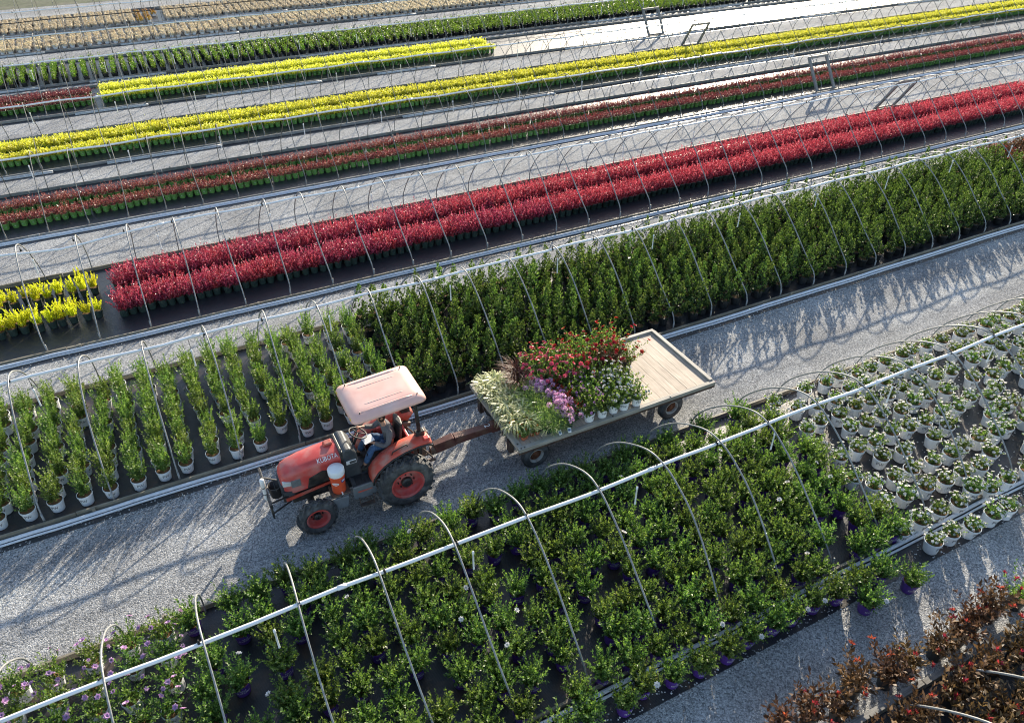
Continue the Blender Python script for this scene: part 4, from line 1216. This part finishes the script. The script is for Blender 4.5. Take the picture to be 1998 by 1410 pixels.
# steering wheel
sw = Vector((2.52, 12.0, 1.6)); nrm = Vector((0.42, 0, 0.9)).normalized()
ua = Vector((0, 1, 0)); ub = nrm.cross(ua)
m = MB(); m.tube([tuple(sw + (ua * math.cos(t) + ub * math.sin(t)) * 0.19) for t in np.linspace(0, 2 * math.pi, 25)], 0.016, 8, cap=False)
for t in (0.5, 2.6, 4.7): m.tube([tuple(sw), tuple(sw + (ua * math.cos(t) + ub * math.sin(t)) * 0.19)], 0.012, 6)
m.tube([tuple(sw), tuple(sw - nrm * 0.28)], 0.03, 8)
m.build('steering_wheel', M['black_rub'], T, smooth=True)
m = MB()
for x, y, z in ((2.56, 11.76, 1.42), (2.95, 11.66, 1.2), (2.9, 12.34, 1.22)):
    m.tube([(x + .05, y, z - .35), (x, y, z)], 0.01, 6); m.lathe([(0.004, -.02), (.02, -.01), (.02, .02), (.004, .03)], (x, y, z), n=8)
m.build('lever', M['black_rub'], T, smooth=True)
# platform, step, skirt
m = MB(); m.box(2.12, 2.98, 11.36, 12.64, 0.74, 0.78); m.build('platform', M['grey_plastic'], T, bevel=0.01)
m = MB()
for k in range(9): m.box(2.2, 2.6, 11.39 + .03 * k, 11.4 + .03 * k, 0.781, 0.789)
m.build('floor_mat', M['black_rub'], T)
for s in (-1, 1):
    y0, y1 = (11.32, 11.36) if s < 0 else (12.64, 12.68)
    m = MB(); m.prism([(2.1, 0.79), (2.6, 0.79), (2.6, 0.5), (2.52, 0.44), (2.14, 0.44), (2.1, 0.5)], y0, y1)
    m.build('side_panel', M['steel_grey'], T, bevel=0.012)
    ya = y0 - 0.03 if s < 0 else y1 + 0.03
    m = MB(); m.tube([(2.2, ya, 0.5), (2.2, ya - .03 * -s, 0.28), (2.5, ya - .03 * -s, 0.28), (2.5, ya, 0.5)], 0.014, 6); m.box(2.2, 2.5, ya - .05, ya + .05, 0.272, 0.29)
    m.build('step', M['dirty_metal'], T)
    m = MB(); yy = (11.312, 11.318) if s < 0 else (12.682, 12.688); m.box(2.2, 2.5, *yy, 0.63, 0.66); m.build('trim_strip', M['red_dusty'], T)
# fenders
for s in (-1, 1):
    outer, inner = YC + s * 0.7, YC + s * 0.38
    prof = [(2.53, 0.8), (2.56, 0.93), (2.66, 1.07), (2.82, 1.2), (3.02, 1.31), (3.28, 1.39), (3.55, 1.43), (3.78, 1.42), (3.87, 1.36)]
    rr = []
    for x, z in prof:
        d = np.array([x - 3.2, z - .63]); d /= np.linalg.norm(d)
        yo, yi = outer, inner
        rr.append([(x - d[0] * .05, yo + s * 0.03, z - d[1] * .05), (x, yo, z), (x + d[0] * .012, (yo + yi) / 2, z + d[1] * .012), (x, yi, z), (x - d[0] * .22, yi - s * 0.02, z - d[1] * .22)])
    m = MB(); m.loft(rr, 0, False, False)
    f = m.build('fender', M['red_dusty'], T, smooth=True)
    so = f.modifiers.new('so', 'SOLIDIFY'); so.thickness = 0.015
    m = MB(); m.tube([(x, outer + s * 0.04, z - .05) for x, z in prof], 0.022, 6); m.build('fender_edge', M['black_rub'], f, smooth=True)
    m = MB(); m.tube([(3.0, outer - s * .05, 1.29), (3.02, outer - s * .05, 1.38), (3.33, outer - s * .05, 1.48), (3.36, outer - s * .05, 1.4)], 0.014, 6); m.build('grab_handle', M['black_rub'], f, smooth=True)
    m = MB(); m.box(3.72, 3.84, *sorted((outer - s * .02, outer - s * .14)), 1.4, 1.48); m.build('tail_lamp', M['red'], f, bevel=0.012)
# seat
m = MB(); m.loft([rrect(2.98, 3.46, 11.76, 12.24, .1, 0.94), rrect(2.94, 3.48, 11.74, 12.26, .1, 1.0), rrect(2.98, 3.46, 11.77, 12.23, .1, 1.06)]); m.box(3.05, 3.4, 11.82, 12.18, 0.8, 0.94)
seat = m.build('seat', M['black_rub'], T, bevel=0.02)
m = MB(); m.loft([[(x, 12 + y, z) for x, y, z in [(3.36 + .12 * (z - 1.05) - t * .05, yy, z) for t, yy in ((0, -.2), (1.4, -.23), (2.2, 0), (1.4, .23), (0, .2), (-.6, 0))]] for z in (1.05, 1.25, 1.5, 1.66)])
m.build('seat_back', M['black_rub'], T, bevel=0.03)
m = MB(); m.box(3.0, 3.55, 11.64, 11.7, 0.85, 1.3); m.box(3.0, 3.55, 12.3, 12.36, 0.85, 1.3); m.box(3.5, 3.56, 11.64, 12.36, 0.85, 1.25); m.build('seat_box', M['red'], T, bevel=0.015)
# roll bar and canopy
m = MB()
for y in (11.56, 12.44):
    m.beam((3.66, y, 0.75), (3.7, y, 1.45), 0.09, 0.08, up=(1, 0, 0)); m.beam((3.7, y, 1.45), (3.66, y, 2.36), 0.07, 0.07, up=(1, 0, 0))
    m.box(3.6, 3.8, y - .06, y + .06, 1.36, 1.55)
m.box(3.62, 3.7, 11.56, 12.44, 2.3, 2.37)
for y in (11.7, 12.3): m.beam((3.68, y, 2.33), (2.5, y, 2.33), 0.05, 0.04)
m.build('roll_bar', M['black_metal'], T, bevel=0.01)
tl = lambda ring: [(x, y, z + 0.055 * (x - 2.35)) for x, y, z in ring]
m = MB()
m.loft([tl(rrect(2.34, 3.85, 11.37, 12.63, .12, 2.335)), tl(rrect(2.31, 3.88, 11.34, 12.66, .14, 2.36)), tl(rrect(2.33, 3.86, 11.36, 12.64, .14, 2.42)), tl(rrect(2.40, 3.79, 11.43, 12.57, .13, 2.475)), tl(rrect(2.56, 3.62, 11.62, 12.38, .12, 2.495)), tl(rrect(2.8, 3.4, 11.85, 12.15, .1, 2.5))])
cn = m.build('canopy', M['canopy'], T, smooth=True)
m = MB()
for y in (11.52, 11.72, 12.28, 12.48):
    m.tube([(2.55, y, 2.47 + .008), (2.75, y, 2.483 + 0.022), (3.45, y, 2.483 + .058), (3.62, y, 2.47 + .07)], 0.022, 6)
m.build('canopy_rib', M['canopy'], cn, smooth=True)
MB().box(2.312, 2.34, 11.5, 11.56, 2.37, 2.41).build('sticker', M['yellow_ink'], cn)
MB().box(2.312, 2.34, 12.44, 12.5, 2.37, 2.41).build('sticker', M['yellow_ink'], cn)
for x, y in ((2.5, 11.5), (2.5, 12.5), (3.7, 11.5), (3.7, 12.5)):
    MB().tube([(x, y, 2.46 + .05 * (x - 2.35)), (x + .02, y, 2.52 + .055 * (x - 2.35))], 0.012, 6).build('canopy_bolt', M['black_metal'], cn)
# brush guard in front
m = MB()
m.beam((0.5, 11.42, 0.92), (0.5, 12.62, 0.92), 0.05, 0.09); m.beam((0.5, 11.42, 0.62), (0.5, 12.2, 0.62), 0.04, 0.06)
for y in (11.46, 11.75, 12.25, 12.58): m.beam((0.5, y, 0.6), (0.5, y, 0.95), 0.04, 0.04)
for y in (11.55, 12.35): m.beam((0.52, y, 0.9), (0.92, YC + (y - YC) * .55, 0.75), 0.03, 0.03); m.beam((0.52, y, 0.62), (0.92, YC + (y - YC) * .55, 0.6), 0.03, 0.03)
m.build('brush_guard', M['black_metal'], T, bevel=0.006)
# bracket beside the dash and front fender plate, hitch
m = MB(); m.box(1.68, 2.06, 11.34, 11.66, 0.68, 0.715); m.box(1.68, 1.72, 11.5, 11.72, 0.55, 0.7); m.build('side_bracket', M['dirty_metal'], T, bevel=0.006)
m = MB(); m.loft([[(1.66, 11.335, 0.66), (2.0, 11.335, 0.66), (2.0, 11.3, 0.66), (1.66, 11.3, 0.66)], [(1.7, 11.3, 0.4), (1.95, 11.3, 0.4), (1.95, 11.27, 0.4), (1.7, 11.27, 0.4)]]); m.build('splash_plate', M['steel_grey'], T, bevel=0.008)
m = MB()
m.beam((3.5, 12, 0.42), (4.18, 12, 0.42), 0.09, 0.05)
for y in (11.7, 12.3):
    m.beam((3.55, y, 0.55), (4.05, y + (12 - y) * -.1, 0.5), 0.05, 0.07); m.beam((3.62, y, 1.15), (4.0, y, 0.55), 0.035, 0.035)
    m.beam((3.55, y, 1.2), (3.75, y, 1.15), 0.06, 0.1)
m.beam((3.6, 12, 1.0), (4.02, 12, 0.98), 0.06, 0.07); m.box(3.86, 4.0, 11.9, 12.1, 0.75, 1.12); m.box(3.5, 3.9, 11.8, 12.2, 0.6, 0.95)
m.box(4.05, 4.2, 11.93, 12.07, 0.38, 0.55)
m.build('hitch', M['dirty_metal'], T, bevel=0.01)

# things carried on the tractor
W = empty('water_cooler', (1.86, 11.49, 0.715))
tag(W, 'round orange water cooler with white lid on the side of the red tractor', 'water cooler')
m = MB(); m.lathe([(0.0, 0), (.13, 0), (.142, .02), (.148, .3), (.152, .32), (.152, .36), (.158, .37), (.16, .47), (.15, .5)], n=24); m.build('body', M['cooler'], W, smooth=True, at=(0, 0, 0))
m = MB(); m.lathe([(.165, .47), (.17, .5), (.17, .6), (.15, .625), (0.05, .635), (0, .635)], n=24); m.build('lid', M['white_plastic'], W, smooth=True, at=(0, 0, 0))
def decal(parent, name, mat, a0, z0, w, h, r, nseg=8, oval=False):
    m = MB(); top, bot = [], []
    for k in range(nseg + 1):
        u = -1 + 2 * k / nseg
        a = math.radians(a0) + u * w / 2 / r
        hh = h / 2 * (math.sqrt(max(0.02, 1 - u * u)) if oval else 1)
        bot.append((r * math.cos(a), r * math.sin(a), z0 - hh)); top.append((r * math.cos(a), r * math.sin(a), z0 + hh))
    n = len(bot)
    m.add(bot + top, [(i, i + 1, n + i + 1, n + i) for i in range(n - 1)])
    return m.build(name, mat, parent, at=(0, 0, 0))
decal(W, 'logo_patch', M['badge'], -122, 0.3, 0.15, 0.075, 0.1525, oval=True)
decal(W, 'logo_print', M['cooler'], -122, 0.3, 0.1, 0.018, 0.1545)
decal(W, 'blue_label', M['blue_ink'], -55, 0.36, 0.1, 0.09, 0.1575)
decal(W, 'label_print', M['badge'], -55, 0.36, 0.07, 0.025, 0.1595)
MB().tube([(0.02, -.145, .06), (0.02, -.19, .06), (.02, -.19, .03)], 0.014, 8).build('spigot', M['white_plastic'], W, at=(0, 0, 0))
B_ = empty('pipe_caddy', (0.53, 11.78, 0.0))
tag(B_, 'white plastic tube strapped upright to the front guard of the tractor', 'plastic tube')
m = MB(); m.lathe([(0.0, .78), (.012, .79), (.036, .86), (.036, 1.24), (.045, 1.25), (.045, 1.36), (.038, 1.38), (0, 1.38)], (-.07, 0, 0), n=14); m.build('tube', M['white_plastic'], B_, smooth=True, at=(0, 0, 0))
m = MB()
for z in (.98, 1.16): m.lathe([(.037, z - .012), (.041, z), (.037, z + .012)], (-.07, 0, 0), n=14)
m.build('strap', M['black_rub'], B_, at=(0, 0, 0))
P_ = empty('bucket', (0.68, 11.98, 0.66))
tag(P_, 'black bucket held behind the front guard of the tractor', 'bucket')
m = MB(); m.lathe([(0, 0), (.11, 0), (.14, .26), (.15, .27), (.15, .29), (.135, .29), (.105, .02), (0, .02)], n=18); m.build('body', M['black_rub'], P_, smooth=True, at=(0, 0, 0))
MB().tube([(0.0, .14 * math.cos(t), .27 - .12 * math.sin(t)) for t in np.linspace(0, math.pi, 12)], 0.006, 5).build('handle', M['steel_grey'], P_, at=(0, 0, 0))

# ------------------------------------------------------------------ driver
def skin(name, pts, edges, mat, parent, root=0, sub=2):
    """one continuous surface grown round a stick figure: pts (x, y, z, radius)"""
    off = np.array(parent.location) if parent else np.zeros(3)
    me = bpy.data.meshes.new(name)
    me.from_pydata([tuple(np.array(p[:3]) - off) for p in pts], edges, [])
    me.materials.append(mat)
    o = put(name, me, parent)
    sk = o.modifiers.new('skin', 'SKIN'); sk.use_smooth_shade = True; sk.branch_smoothing = 0.3
    for i, p in enumerate(pts):
        sv = me.skin_vertices[0].data[i]
        sv.radius = (p[3], p[4] if len(p) > 4 else p[3])
        sv.use_root = (i == root)
    ss = o.modifiers.new('sub', 'SUBSURF'); ss.levels = sub; ss.render_levels = sub
    return o
def chain(i0, n): return [(i, i + 1) for i in range(i0, i0 + n)]
pb = [(3.17, 12, 1.12, .13), (3.18, 12, 1.28, .13), (3.15, 12, 1.45, .14), (3.11, 12, 1.6, .12), (3.07, 12, 1.68, .06), (3.05, 12, 1.73, .055), (3.02, 12, 1.8, .075), (3.01, 12, 1.88, .092), (3.02, 12, 1.95, .075)]
eb = chain(0, 8)
def limb(base, pts):
    i = len(pb); pb.extend(pts); eb.append((base, i)); eb.extend(chain(i, len(pts) - 1))
    return len(pb) - 1
def hand(w, dirv, upv, thumb):
    """five fingers of different length, bent round what is held"""
    wx = np.array(pb[w][:3]); d = unit(np.array(dirv, float)); u = unit(np.array(upv, float)); s = np.cross(d, u)
    palm = limb(w, [(*(wx + d * .05), .03, .016)])
    for j, Lf in enumerate((.062, .072, .068, .052)):
        b0 = wx + d * .085 + s * (j - 1.5) * .021
        limb(palm, [(*b0, .009), (*(b0 + d * Lf * .5 - u * .012), .0085), (*(b0 + d * Lf * .7 - u * .04), .0075)])
    b0 = wx + d * .035 + s * thumb * .035
    limb(palm, [(*b0, .01), (*(b0 + d * .03 + s * thumb * .015 - u * .02), .009)])
for s in (-1, 1):
    h = limb(0, [(3.12, 12 + s * .1, 1.12, .1), (2.9, 12 + s * .16, 1.21, .082), (2.73, 12 + s * .19, 1.24, .066), (2.62, 12 + s * .21, 1.08, .06), (2.52, 12 + s * .22, 0.9, .045), (2.48, 12 + s * .22, 0.835, .045), (2.36, 12 + s * .23, 0.82, .04)])
sh = {}
w = limb(3, [(3.12, 11.82, 1.6, .075), (3.12, 11.76, 1.52, .062), (3.05, 11.7, 1.34, .05), (2.97, 11.71, 1.29, .046), (2.84, 11.76, 1.36, .04), (2.73, 11.8, 1.43, .03)])
hand(w, (-1, .25, .25), (0.2, 0, 1), 1)
w = limb(3, [(3.12, 12.18, 1.6, .075), (3.08, 12.25, 1.52, .062), (2.96, 12.3, 1.4, .05), (2.88, 12.29, 1.4, .046), (2.75, 12.24, 1.5, .04), (2.66, 12.2, 1.56, .03)])
hand(w, (-1, -.2, .5), (0.4, 0, 1), -1)
D_ = empty('person', (3.17, 12.0, 1.06))
tag(D_, 'driver in grey sweater and blue jeans seated on the red tractor holding white paper', 'person')
skin('body', pb, eb, M['skin'], D_, 0, 1)
pj = [(3.17, 12, 1.12, .145), (3.18, 12, 1.2, .14)]; ej = [(0, 1)]
for s in (-1, 1):
    i = len(pj)
    pj += [(3.1, 12 + s * .1, 1.125, .112), (2.9, 12 + s * .16, 1.215, .094), (2.73, 12 + s * .19, 1.245, .078), (2.63, 12 + s * .21, 1.08, .074), (2.54, 12 + s * .22, 0.92, .064)]
    ej += [(0, i)] + chain(i, 4)
skin('jeans', pj, ej, M['jeans'], D_, 0, 2)
ps = [(3.18, 12, 1.2, .148), (3.18, 12, 1.3, .145), (3.15, 12, 1.46, .152), (3.11, 12, 1.6, .13), (3.075, 12, 1.665, .075)]; es = chain(0, 4)
for arm in ([(3.12, 11.8, 1.59, .088), (3.12, 11.75, 1.51, .075), (3.05, 11.69, 1.34, .062), (2.97, 11.7, 1.29, .058), (2.84, 11.76, 1.36, .052), (2.77, 11.785, 1.405, .044)],
            [(3.12, 12.2, 1.59, .088), (3.08, 12.26, 1.51, .075), (2.96, 12.31, 1.4, .062), (2.88, 12.3, 1.4, .058), (2.75, 12.24, 1.5, .052), (2.7, 12.22, 1.53, .044)]):
    i = len(ps); ps += arm; es += [(3, i)] + chain(i, 5)
skin('sweater', ps, es, M['sweater'], D_, 0, 2)
for s in (-1, 1):
    skin('boot', [(2.53, 12 + s * .22, 0.93, .058), (2.5, 12 + s * .22, 0.84, .056), (2.4, 12 + s * .225, 0.825, .05), (2.33, 12 + s * .23, 0.82, .04)], chain(0, 3), M['boots'], D_, 0, 1)
m = MB()
m.lathe([(.1, 1.9), (.105, 1.93), (.1, 1.98), (.07, 2.015), (.0, 2.025)], (3.02, 12, 0), n=16); m.box(2.84, 2.95, 11.93, 12.07, 1.9, 1.91)
m.build('cap', M['cap'], D_, smooth=True)
m = MB(); m.lathe([(.06, 1.74), (.09, 1.8), (.1, 1.9)], (3.045, 12, 0), n=14); m.build('hair', M['hair'], D_, smooth=True)
m = MB()
for s in (-1, 1): m.lathe([(0, 0), (.012, .004), (.0, .012)], (2.925, 12 + s * .034, 1.865), 'X', 8)
m.build('eyes', M['badge'], D_)
m = MB(); m.loft([[(2.935, 11.985, 1.87), (2.935, 12.015, 1.87), (2.93, 12.0, 1.875)], [(2.9, 11.982, 1.825), (2.9, 12.018, 1.825), (2.895, 12, 1.835)]]); m.build('nose', M['skin'], D_)
m = MB(); m.box(2.937, 2.945, 11.975, 12.025, 1.79, 1.797); m.build('mouth', M['rust_red'], D_)
for s in (-1, 1):
    m = MB(); m.lathe([(0.0, -.006), (.03, -.004), (.03, .006), (0, .008)], (3.03, 12 + s * .093, 1.86), 'Y', 10); m.build('ear', M['skin'], D_)
m = MB(); m.hexa([(2.58, 11.74, 1.455), (2.8, 11.78, 1.475), (2.78, 12.0, 1.475), (2.56, 11.98, 1.455), (2.58, 11.74, 1.46), (2.8, 11.78, 1.482), (2.78, 12.0, 1.482), (2.56, 11.98, 1.46)])
tag(m.build('paper_sheet', M['paper']), 'white sheet of paper held in the lap of the tractor driver', 'paper')

# ------------------------------------------------------------------ flower cart
ZD = 0.9
K = empty('flat_cart', (8.25, 12.0, 0.0))
tag(K, 'long flat wooden cart loaded with flowers hitched behind the red tractor', 'cart')
X0, X1, Y0, Y1 = 5.6, 10.9, 10.65, 13.25
m = MB(); x = X0 + 0.1
while x < X1 - 0.12:
    wdt = min(random.choice((0.235, 0.26, 0.285)), X1 - 0.1 - x)
    m.box(x, x + wdt - 0.007, Y0 + 0.1, Y1 - 0.09, ZD - 0.045 + random.uniform(-.003, 0), ZD + random.uniform(-.004, .004)); x += wdt
m.build('deck', wood_mat('deck_boards', (0.4, 0.31, 0.24), (0.64, 0.53, 0.42), 'Y'), K)
m = MB(); m.box(X0, X1, Y0, Y0 + 0.11, ZD - .06, ZD + 0.035); m.box(X0, X1, Y1 - .1, Y1, ZD - .06, ZD + 0.045); m.build('side_rail', M['deck_x'], K, bevel=0.008)
m = MB(); m.box(X0 - .003, X0 + 0.13, Y0 + .112, Y1 - .102, ZD - .06, ZD + 0.03); m.box(X1 - .1, X1 + .003, Y0 + .112, Y1 - .102, ZD - .06, ZD + 0.06); m.build('end_rail', M['deck_y'], K, bevel=0.008)
m = MB()
for x, y in ((X0 + .06, Y0 + .04), (X0 + .14, Y0 + .04), (X0 + .05, Y0 + .2), (8.0, Y0 + .05), (9.6, Y0 + .05)): m.lathe([(.022, 0), (.018, .012), (0, .014)], (x, y, ZD + .034), n=8)
m.build('bolt', M['black_metal'], K)
m = MB()
m.box(X0, X1, Y0 + .01, Y0 + .05, ZD - .12, ZD - .062); m.box(X0, X1, Y1 - .05, Y1 - .01, ZD - .12, ZD - .062)
for y in (11.5, 12.5): m.box(X0, X1, y - .05, y + .05, ZD - .2, ZD - .06)
for x in (5.75, 7.0, 8.3, 9.6, 10.8): m.box(x - .04, x + .04, Y0 + .02, Y1 - .02, ZD - .14, ZD - .062)
for x in (5.64, 10.86): m.box(x - .05, x + .05, Y0 + .45, Y0 + .6, ZD - .42, ZD - .1); m.box(x - .05, x + .05, Y1 - .6, Y1 - .45, ZD - .42, ZD - .1)
m.build('frame', M['rust_dark'], K)
m = MB()
for x in (6.16, 9.88):
    m.beam((x, 11.0, .33), (x, 12.9, .33), .09, .09); m.box(x - .12, x + .12, 11.6, 12.4, .38, ZD - .2)
m.box(6.16, 9.88, 11.94, 12.06, .3, .4)
m.build('axle', M['rust'], K)
def cart_wheel(x, yo, side):
    R, Wd, rim = 0.33, 0.2, 0.175
    Y = lambda t: yo - side * t
    w = MB()
    w.lathe([(rim + .015, Y(.03)), (rim - .005, Y(.02)), (rim - .02, Y(.05)), (rim - .03, Y(.09))], (x, 0, R), 'Y', 24)
    wo = w.build('wheel', M['rim_white'], K, smooth=True)
    w = MB(); w.lathe([(rim - .028, Y(.09)), (.1, Y(.1)), (.07, Y(.07)), (.05, Y(.05)), (.0, Y(.045))], (x, 0, R), 'Y', 20)
    for k in range(6):
        a = k * math.pi / 3; w.lathe([(.013, Y(.1)), (.013, Y(.065)), (0, Y(.062))], (x + .085 * math.cos(a), 0, R + .085 * math.sin(a)), 'Y', 6)
    w.build('hub', M['rust'], wo)
    t = MB(); t.lathe([(rim, Y(.03)), (rim + .03, Y(.005)), (R - .06, Y(0)), (R - .02, Y(.02)), (R - .004, Y(.06)), (R, Y(Wd / 2)), (R - .004, Y(Wd - .06)), (R - .02, Y(Wd - .02)), (R - .06, Y(Wd)), (rim + .03, Y(Wd - .005)), (rim, Y(Wd - .03))], (x, 0, R), 'Y', 36)
    for f in (.3, .5, .7): t.lathe([(R + .001, Y(Wd * f - .02)), (R + .006, Y(Wd * f - .016)), (R + .006, Y(Wd * f + .016)), (R + .001, Y(Wd * f + .02))], (x, 0, R), 'Y', 36)
    t.build('tyre', M['tyre'], wo, smooth=True)
for x in (6.16, 9.88):
    cart_wheel(x, 10.87, -1); cart_wheel(x, 13.05, 1)
m = MB()
m.beam((5.75, 11.9, .66), (4.62, 11.96, .62), .16, .14, w1=.2, h1=.2); m.beam((4.62, 11.96, .62), (4.16, 12.0, .52), .2, .24, w1=.16, h1=.26)
m.box(5.5, 6.1, 11.82, 12.0, .55, .78)
tg = m.build('tongue', M['rust_red'], K, bevel=0.01)
vs, fs = text_geo('2', 0.2)
m = MB(); m.add([(5.42 + z * 1.0, 11.92 - x, .727 + 0.0) for x, y, z in vs], fs); o = m.build('number', M['badge'], tg)
so = o.modifiers.new('so', 'SOLIDIFY'); so.thickness = 0.006; so.offset = 0

def load(key, spots, desc, group, sc=(0.95, 1.12)):
    n = len(spots)
    for i, (x, y) in enumerate(spots):
        w = nth(1 + min(6, int((y - 10.72) / 0.4))) + ' from cart side'
        col = sorted(set(round(s[0], 1) for s in spots))
        c = col.index(round(x, 1))
        wc = '' if len(col) == 1 else ', %s column' % nth(c + 1)
        plant(key, (x + rng.normal() * .015, y + rng.normal() * .015, ZD + 0.003), '%s%s, %s' % (desc, wc, w), group, rng.uniform(*sc), 0.5, 0.02)
def rows(xs, ys): return [(x, y) for x in xs for y in ys]
load('varieg', rows((5.86, 6.14), (11.3, 11.62, 11.94, 12.26, 12.58, 12.9)), 'cream striped grass on cart', 'striped grasses on the cart', (1.0, 1.2))
load('redgrass', [(6.55, 12.5), (6.6, 12.8), (6.8, 13.0)], 'purple red grass on cart', 'purple grasses on the cart', (0.95, 1.1))
load('coral', rows((7.05, 7.4, 7.75), (12.25, 12.6, 12.95)) + [(8.1, 12.2)], 'rose bush with coral blooms on cart', 'coral rose bushes on the cart')
load('redrose', rows((8.1, 8.5, 8.9, 9.3), (12.6, 12.95)) + [(8.5, 12.25), (8.9, 12.2), (9.35, 12.2)], 'rose bush with red blooms on cart', 'red rose bushes on the cart')
load('feather', rows((6.48, 6.7), (10.95, 11.25, 11.55, 11.85, 12.15)), 'feathery light green plant on cart', 'feathery plants on the cart', (1.2, 1.4))
load('marigold', rows((5.82, 5.95, 6.08, 6.21), (10.98, 11.12, 11.26, 11.4)), 'small orange marigold in terracotta pot', 'marigolds on the cart', (0.95, 1.2))
load('pink', rows((6.95,), (10.9, 11.15, 11.4, 11.65, 11.9, 12.12)) + [(6.75, 12.2)], 'pink flowers with rounded heads on cart', 'pink flowers on the cart', (1.1, 1.25))
load('scarlet', rows((7.2,), (11.05, 11.35, 11.65, 11.95)), 'scarlet leaved plant on cart', 'scarlet plants on the cart', (1.0, 1.15))
load('mauve', rows((7.48, 7.79), (10.85, 11.16, 11.47, 11.78)) + [(7.7, 12.0), (8.1, 11.8)], 'mauve flowering shrub, white pot', 'mauve flowering shrubs on the cart', (1.1, 1.25))
load('whitecart', rows((8.1, 8.41, 8.72), (10.85, 11.16, 11.47)) + [(8.41, 11.78), (8.72, 11.78)], 'white blooming shrub, white pot', 'white flowering shrubs on the cart', (1.15, 1.3))
# plant tags on the cart edge
for i, (x, y, r) in enumerate(((6.62, 10.74, .3), (6.86, 10.72, -.2))):
    t = empty('plant_tag', (x, y, ZD + .04), r)
    tag(t, 'white printed plant tag hanging at the cart edge, %s from the front' % nth(i + 1), 'plant tag', 'plant tags')
    MB().hexa([(-.04, -.06, 0), (.04, -.06, 0), (.04, 0, .09), (-.04, 0, .09), (-.04, -.062, .003), (.04, -.062, .003), (.04, -.002, .093), (-.04, -.002, .093)]).build('card', M['badge'], t, at=(0, 0, 0))
    MB().hexa([(-.028, -.045, .0265), (.028, -.045, .0265), (.028, -.016, .07), (-.028, -.016, .07), (-.028, -.047, .0295), (.028, -.047, .0295), (.028, -.018, .073), (-.028, -.018, .073)]).build('print', M['blue_ink'], t, at=(0, 0, 0))

# ------------------------------------------------------------------ small things about the yard
def wood_frame(x0, x1, y, top, label):
    """open timber frame leaning out of a hoop row: top is the offset of the upper bar"""
    t = empty('timber_frame', ((x0 + x1) / 2, y, 0))
    tag(t, label, 'timber frame', 'open timber frames between the beds')
    h = (x1 - x0) / 2
    tx, ty, tz = top
    for s in (-1, 1):
        MB().beam((s * h, 0, 0), (s * h + tx, ty, tz), 0.14, 0.09, up=(0, 1, 0)).build('post', M['board_grey'], t, at=(0, 0, 0))
    MB().beam((-h + tx - .06, ty, tz + .02), (h + tx + .06, ty, tz + .02), 0.1, 0.12).build('top_bar', M['board_grey'], t, at=(0, 0, 0))
    MB().beam((-h + .07, 0, 0.06), (h - .07, 0, 0.06), 0.1, 0.1).build('bottom_bar', M['board_grey'], t, at=(0, 0, 0))
wood_frame(32.98, 34.2, 29.15, (-.1, .95, 1.5), 'timber frame leaning over the maroon shrubs at the bed edge')
wood_frame(33.24, 34.52, 25.62, (.2, -.85, 1.5), 'timber frame leaning beside the crimson shrubs')
wood_frame(32.24, 33.41, 43.4, (-.18, .65, 1.5), 'timber frame at the edge of the empty bed')
wood_frame(32.43, 33.7, 40.17, (-.3, -1.2, 1.5), 'timber frame leaning beside the long yellow strips')
for i, (x, y, lab) in enumerate(((-2.7, 9.9, 'red marker stake among the lilac flowering shrubs'), (12.3, 10.1, 'red marker stake at the start of the white flowering shrubs'), (8.6, 17.6, 'red marker stake in the back of the dark shrubs'), (8.0, 16.2, 'red marker stake deep among the dark shrubs'), (5.0, 14.2, 'red marker stake in front of the dark shrubs behind the canopy'))):
    m = MB(); m.box(-.012, .012, -.006, .006, 0, .75); m.box(-.02, .02, -.008, .008, .6, .78)
    o = m.build('marker_stake', M['red_stake'], None, at=(x, y, 0))
    o.rotation_euler = (rng.normal() * .05, rng.normal() * .08, rng.normal())
    tag(o, lab, 'stake', 'red marker stakes')
# fallen white petals on the cloth by the white shrubs
n = 1500
P = np.stack([rng.uniform(11.8, 24, n), rng.uniform(5.3, 10.1, n), np.full(n, 0.02)], 1)
V = leaf_quads(P, np.concatenate([rng.normal(size=(n, 2)), np.zeros((n, 1)) + .1], 1), rng.uniform(.02, .045, n), rng.uniform(.02, .04, n), 0.1)
o = put('fallen_petals', quads_mesh('fallen_petals', V, M['fl_white']))
tag(o, 'white petals fallen on the black cloth under the white shrubs', 'petals', None, 'stuff')
# stones spilled on the cloth along the edges
for lab, ya, yb, xa, xb, n in (('loose stones on the black cloth beside the gravel road', 13.45, 13.95, -6, 32, 2600), ('loose stones on the cloth below the crimson bed', 20.3, 20.75, -6, 30, 1500), ('loose stones along the back edge of the front bed', 10.2, 10.6, -5, 20, 1200), ('loose stones on the cloth edge beside the purple pots', 4.95, 5.5, -2, 24, 1600)):
    m = MB()
    yy = ya + (yb - ya) * (rng.random(n) ** 2.0 if ya > 11 else rng.random(n) ** 1.5)
    for x, y in zip(rng.uniform(xa, xb, n), yy):
        r = rng.uniform(.01, .024); a = rng.random(4) * 1.2 + np.array([0, 1.57, 3.14, 4.71])
        m.add([(x + r * math.cos(t), y + r * math.sin(t), .012) for t in a] + [(x, y, .012 + r * .8)], [(0, 1, 4), (1, 2, 4), (2, 3, 4), (3, 0, 4)])
    tag(m.build('loose_stones', M['stone']), lab, 'stones', None, 'stuff')
# black hose along the grass beds
m = MB(); m.tube([(-9 + 0.8 * i, 61.85 + .06 * math.sin(i * 1.1), .9 + .02 * math.sin(i * .9)) for i in range(50)], 0.03, 5)
tag(m.build('hose', M['black_rub'], smooth=True), 'black hose strung between the two tan grass beds', 'hose')
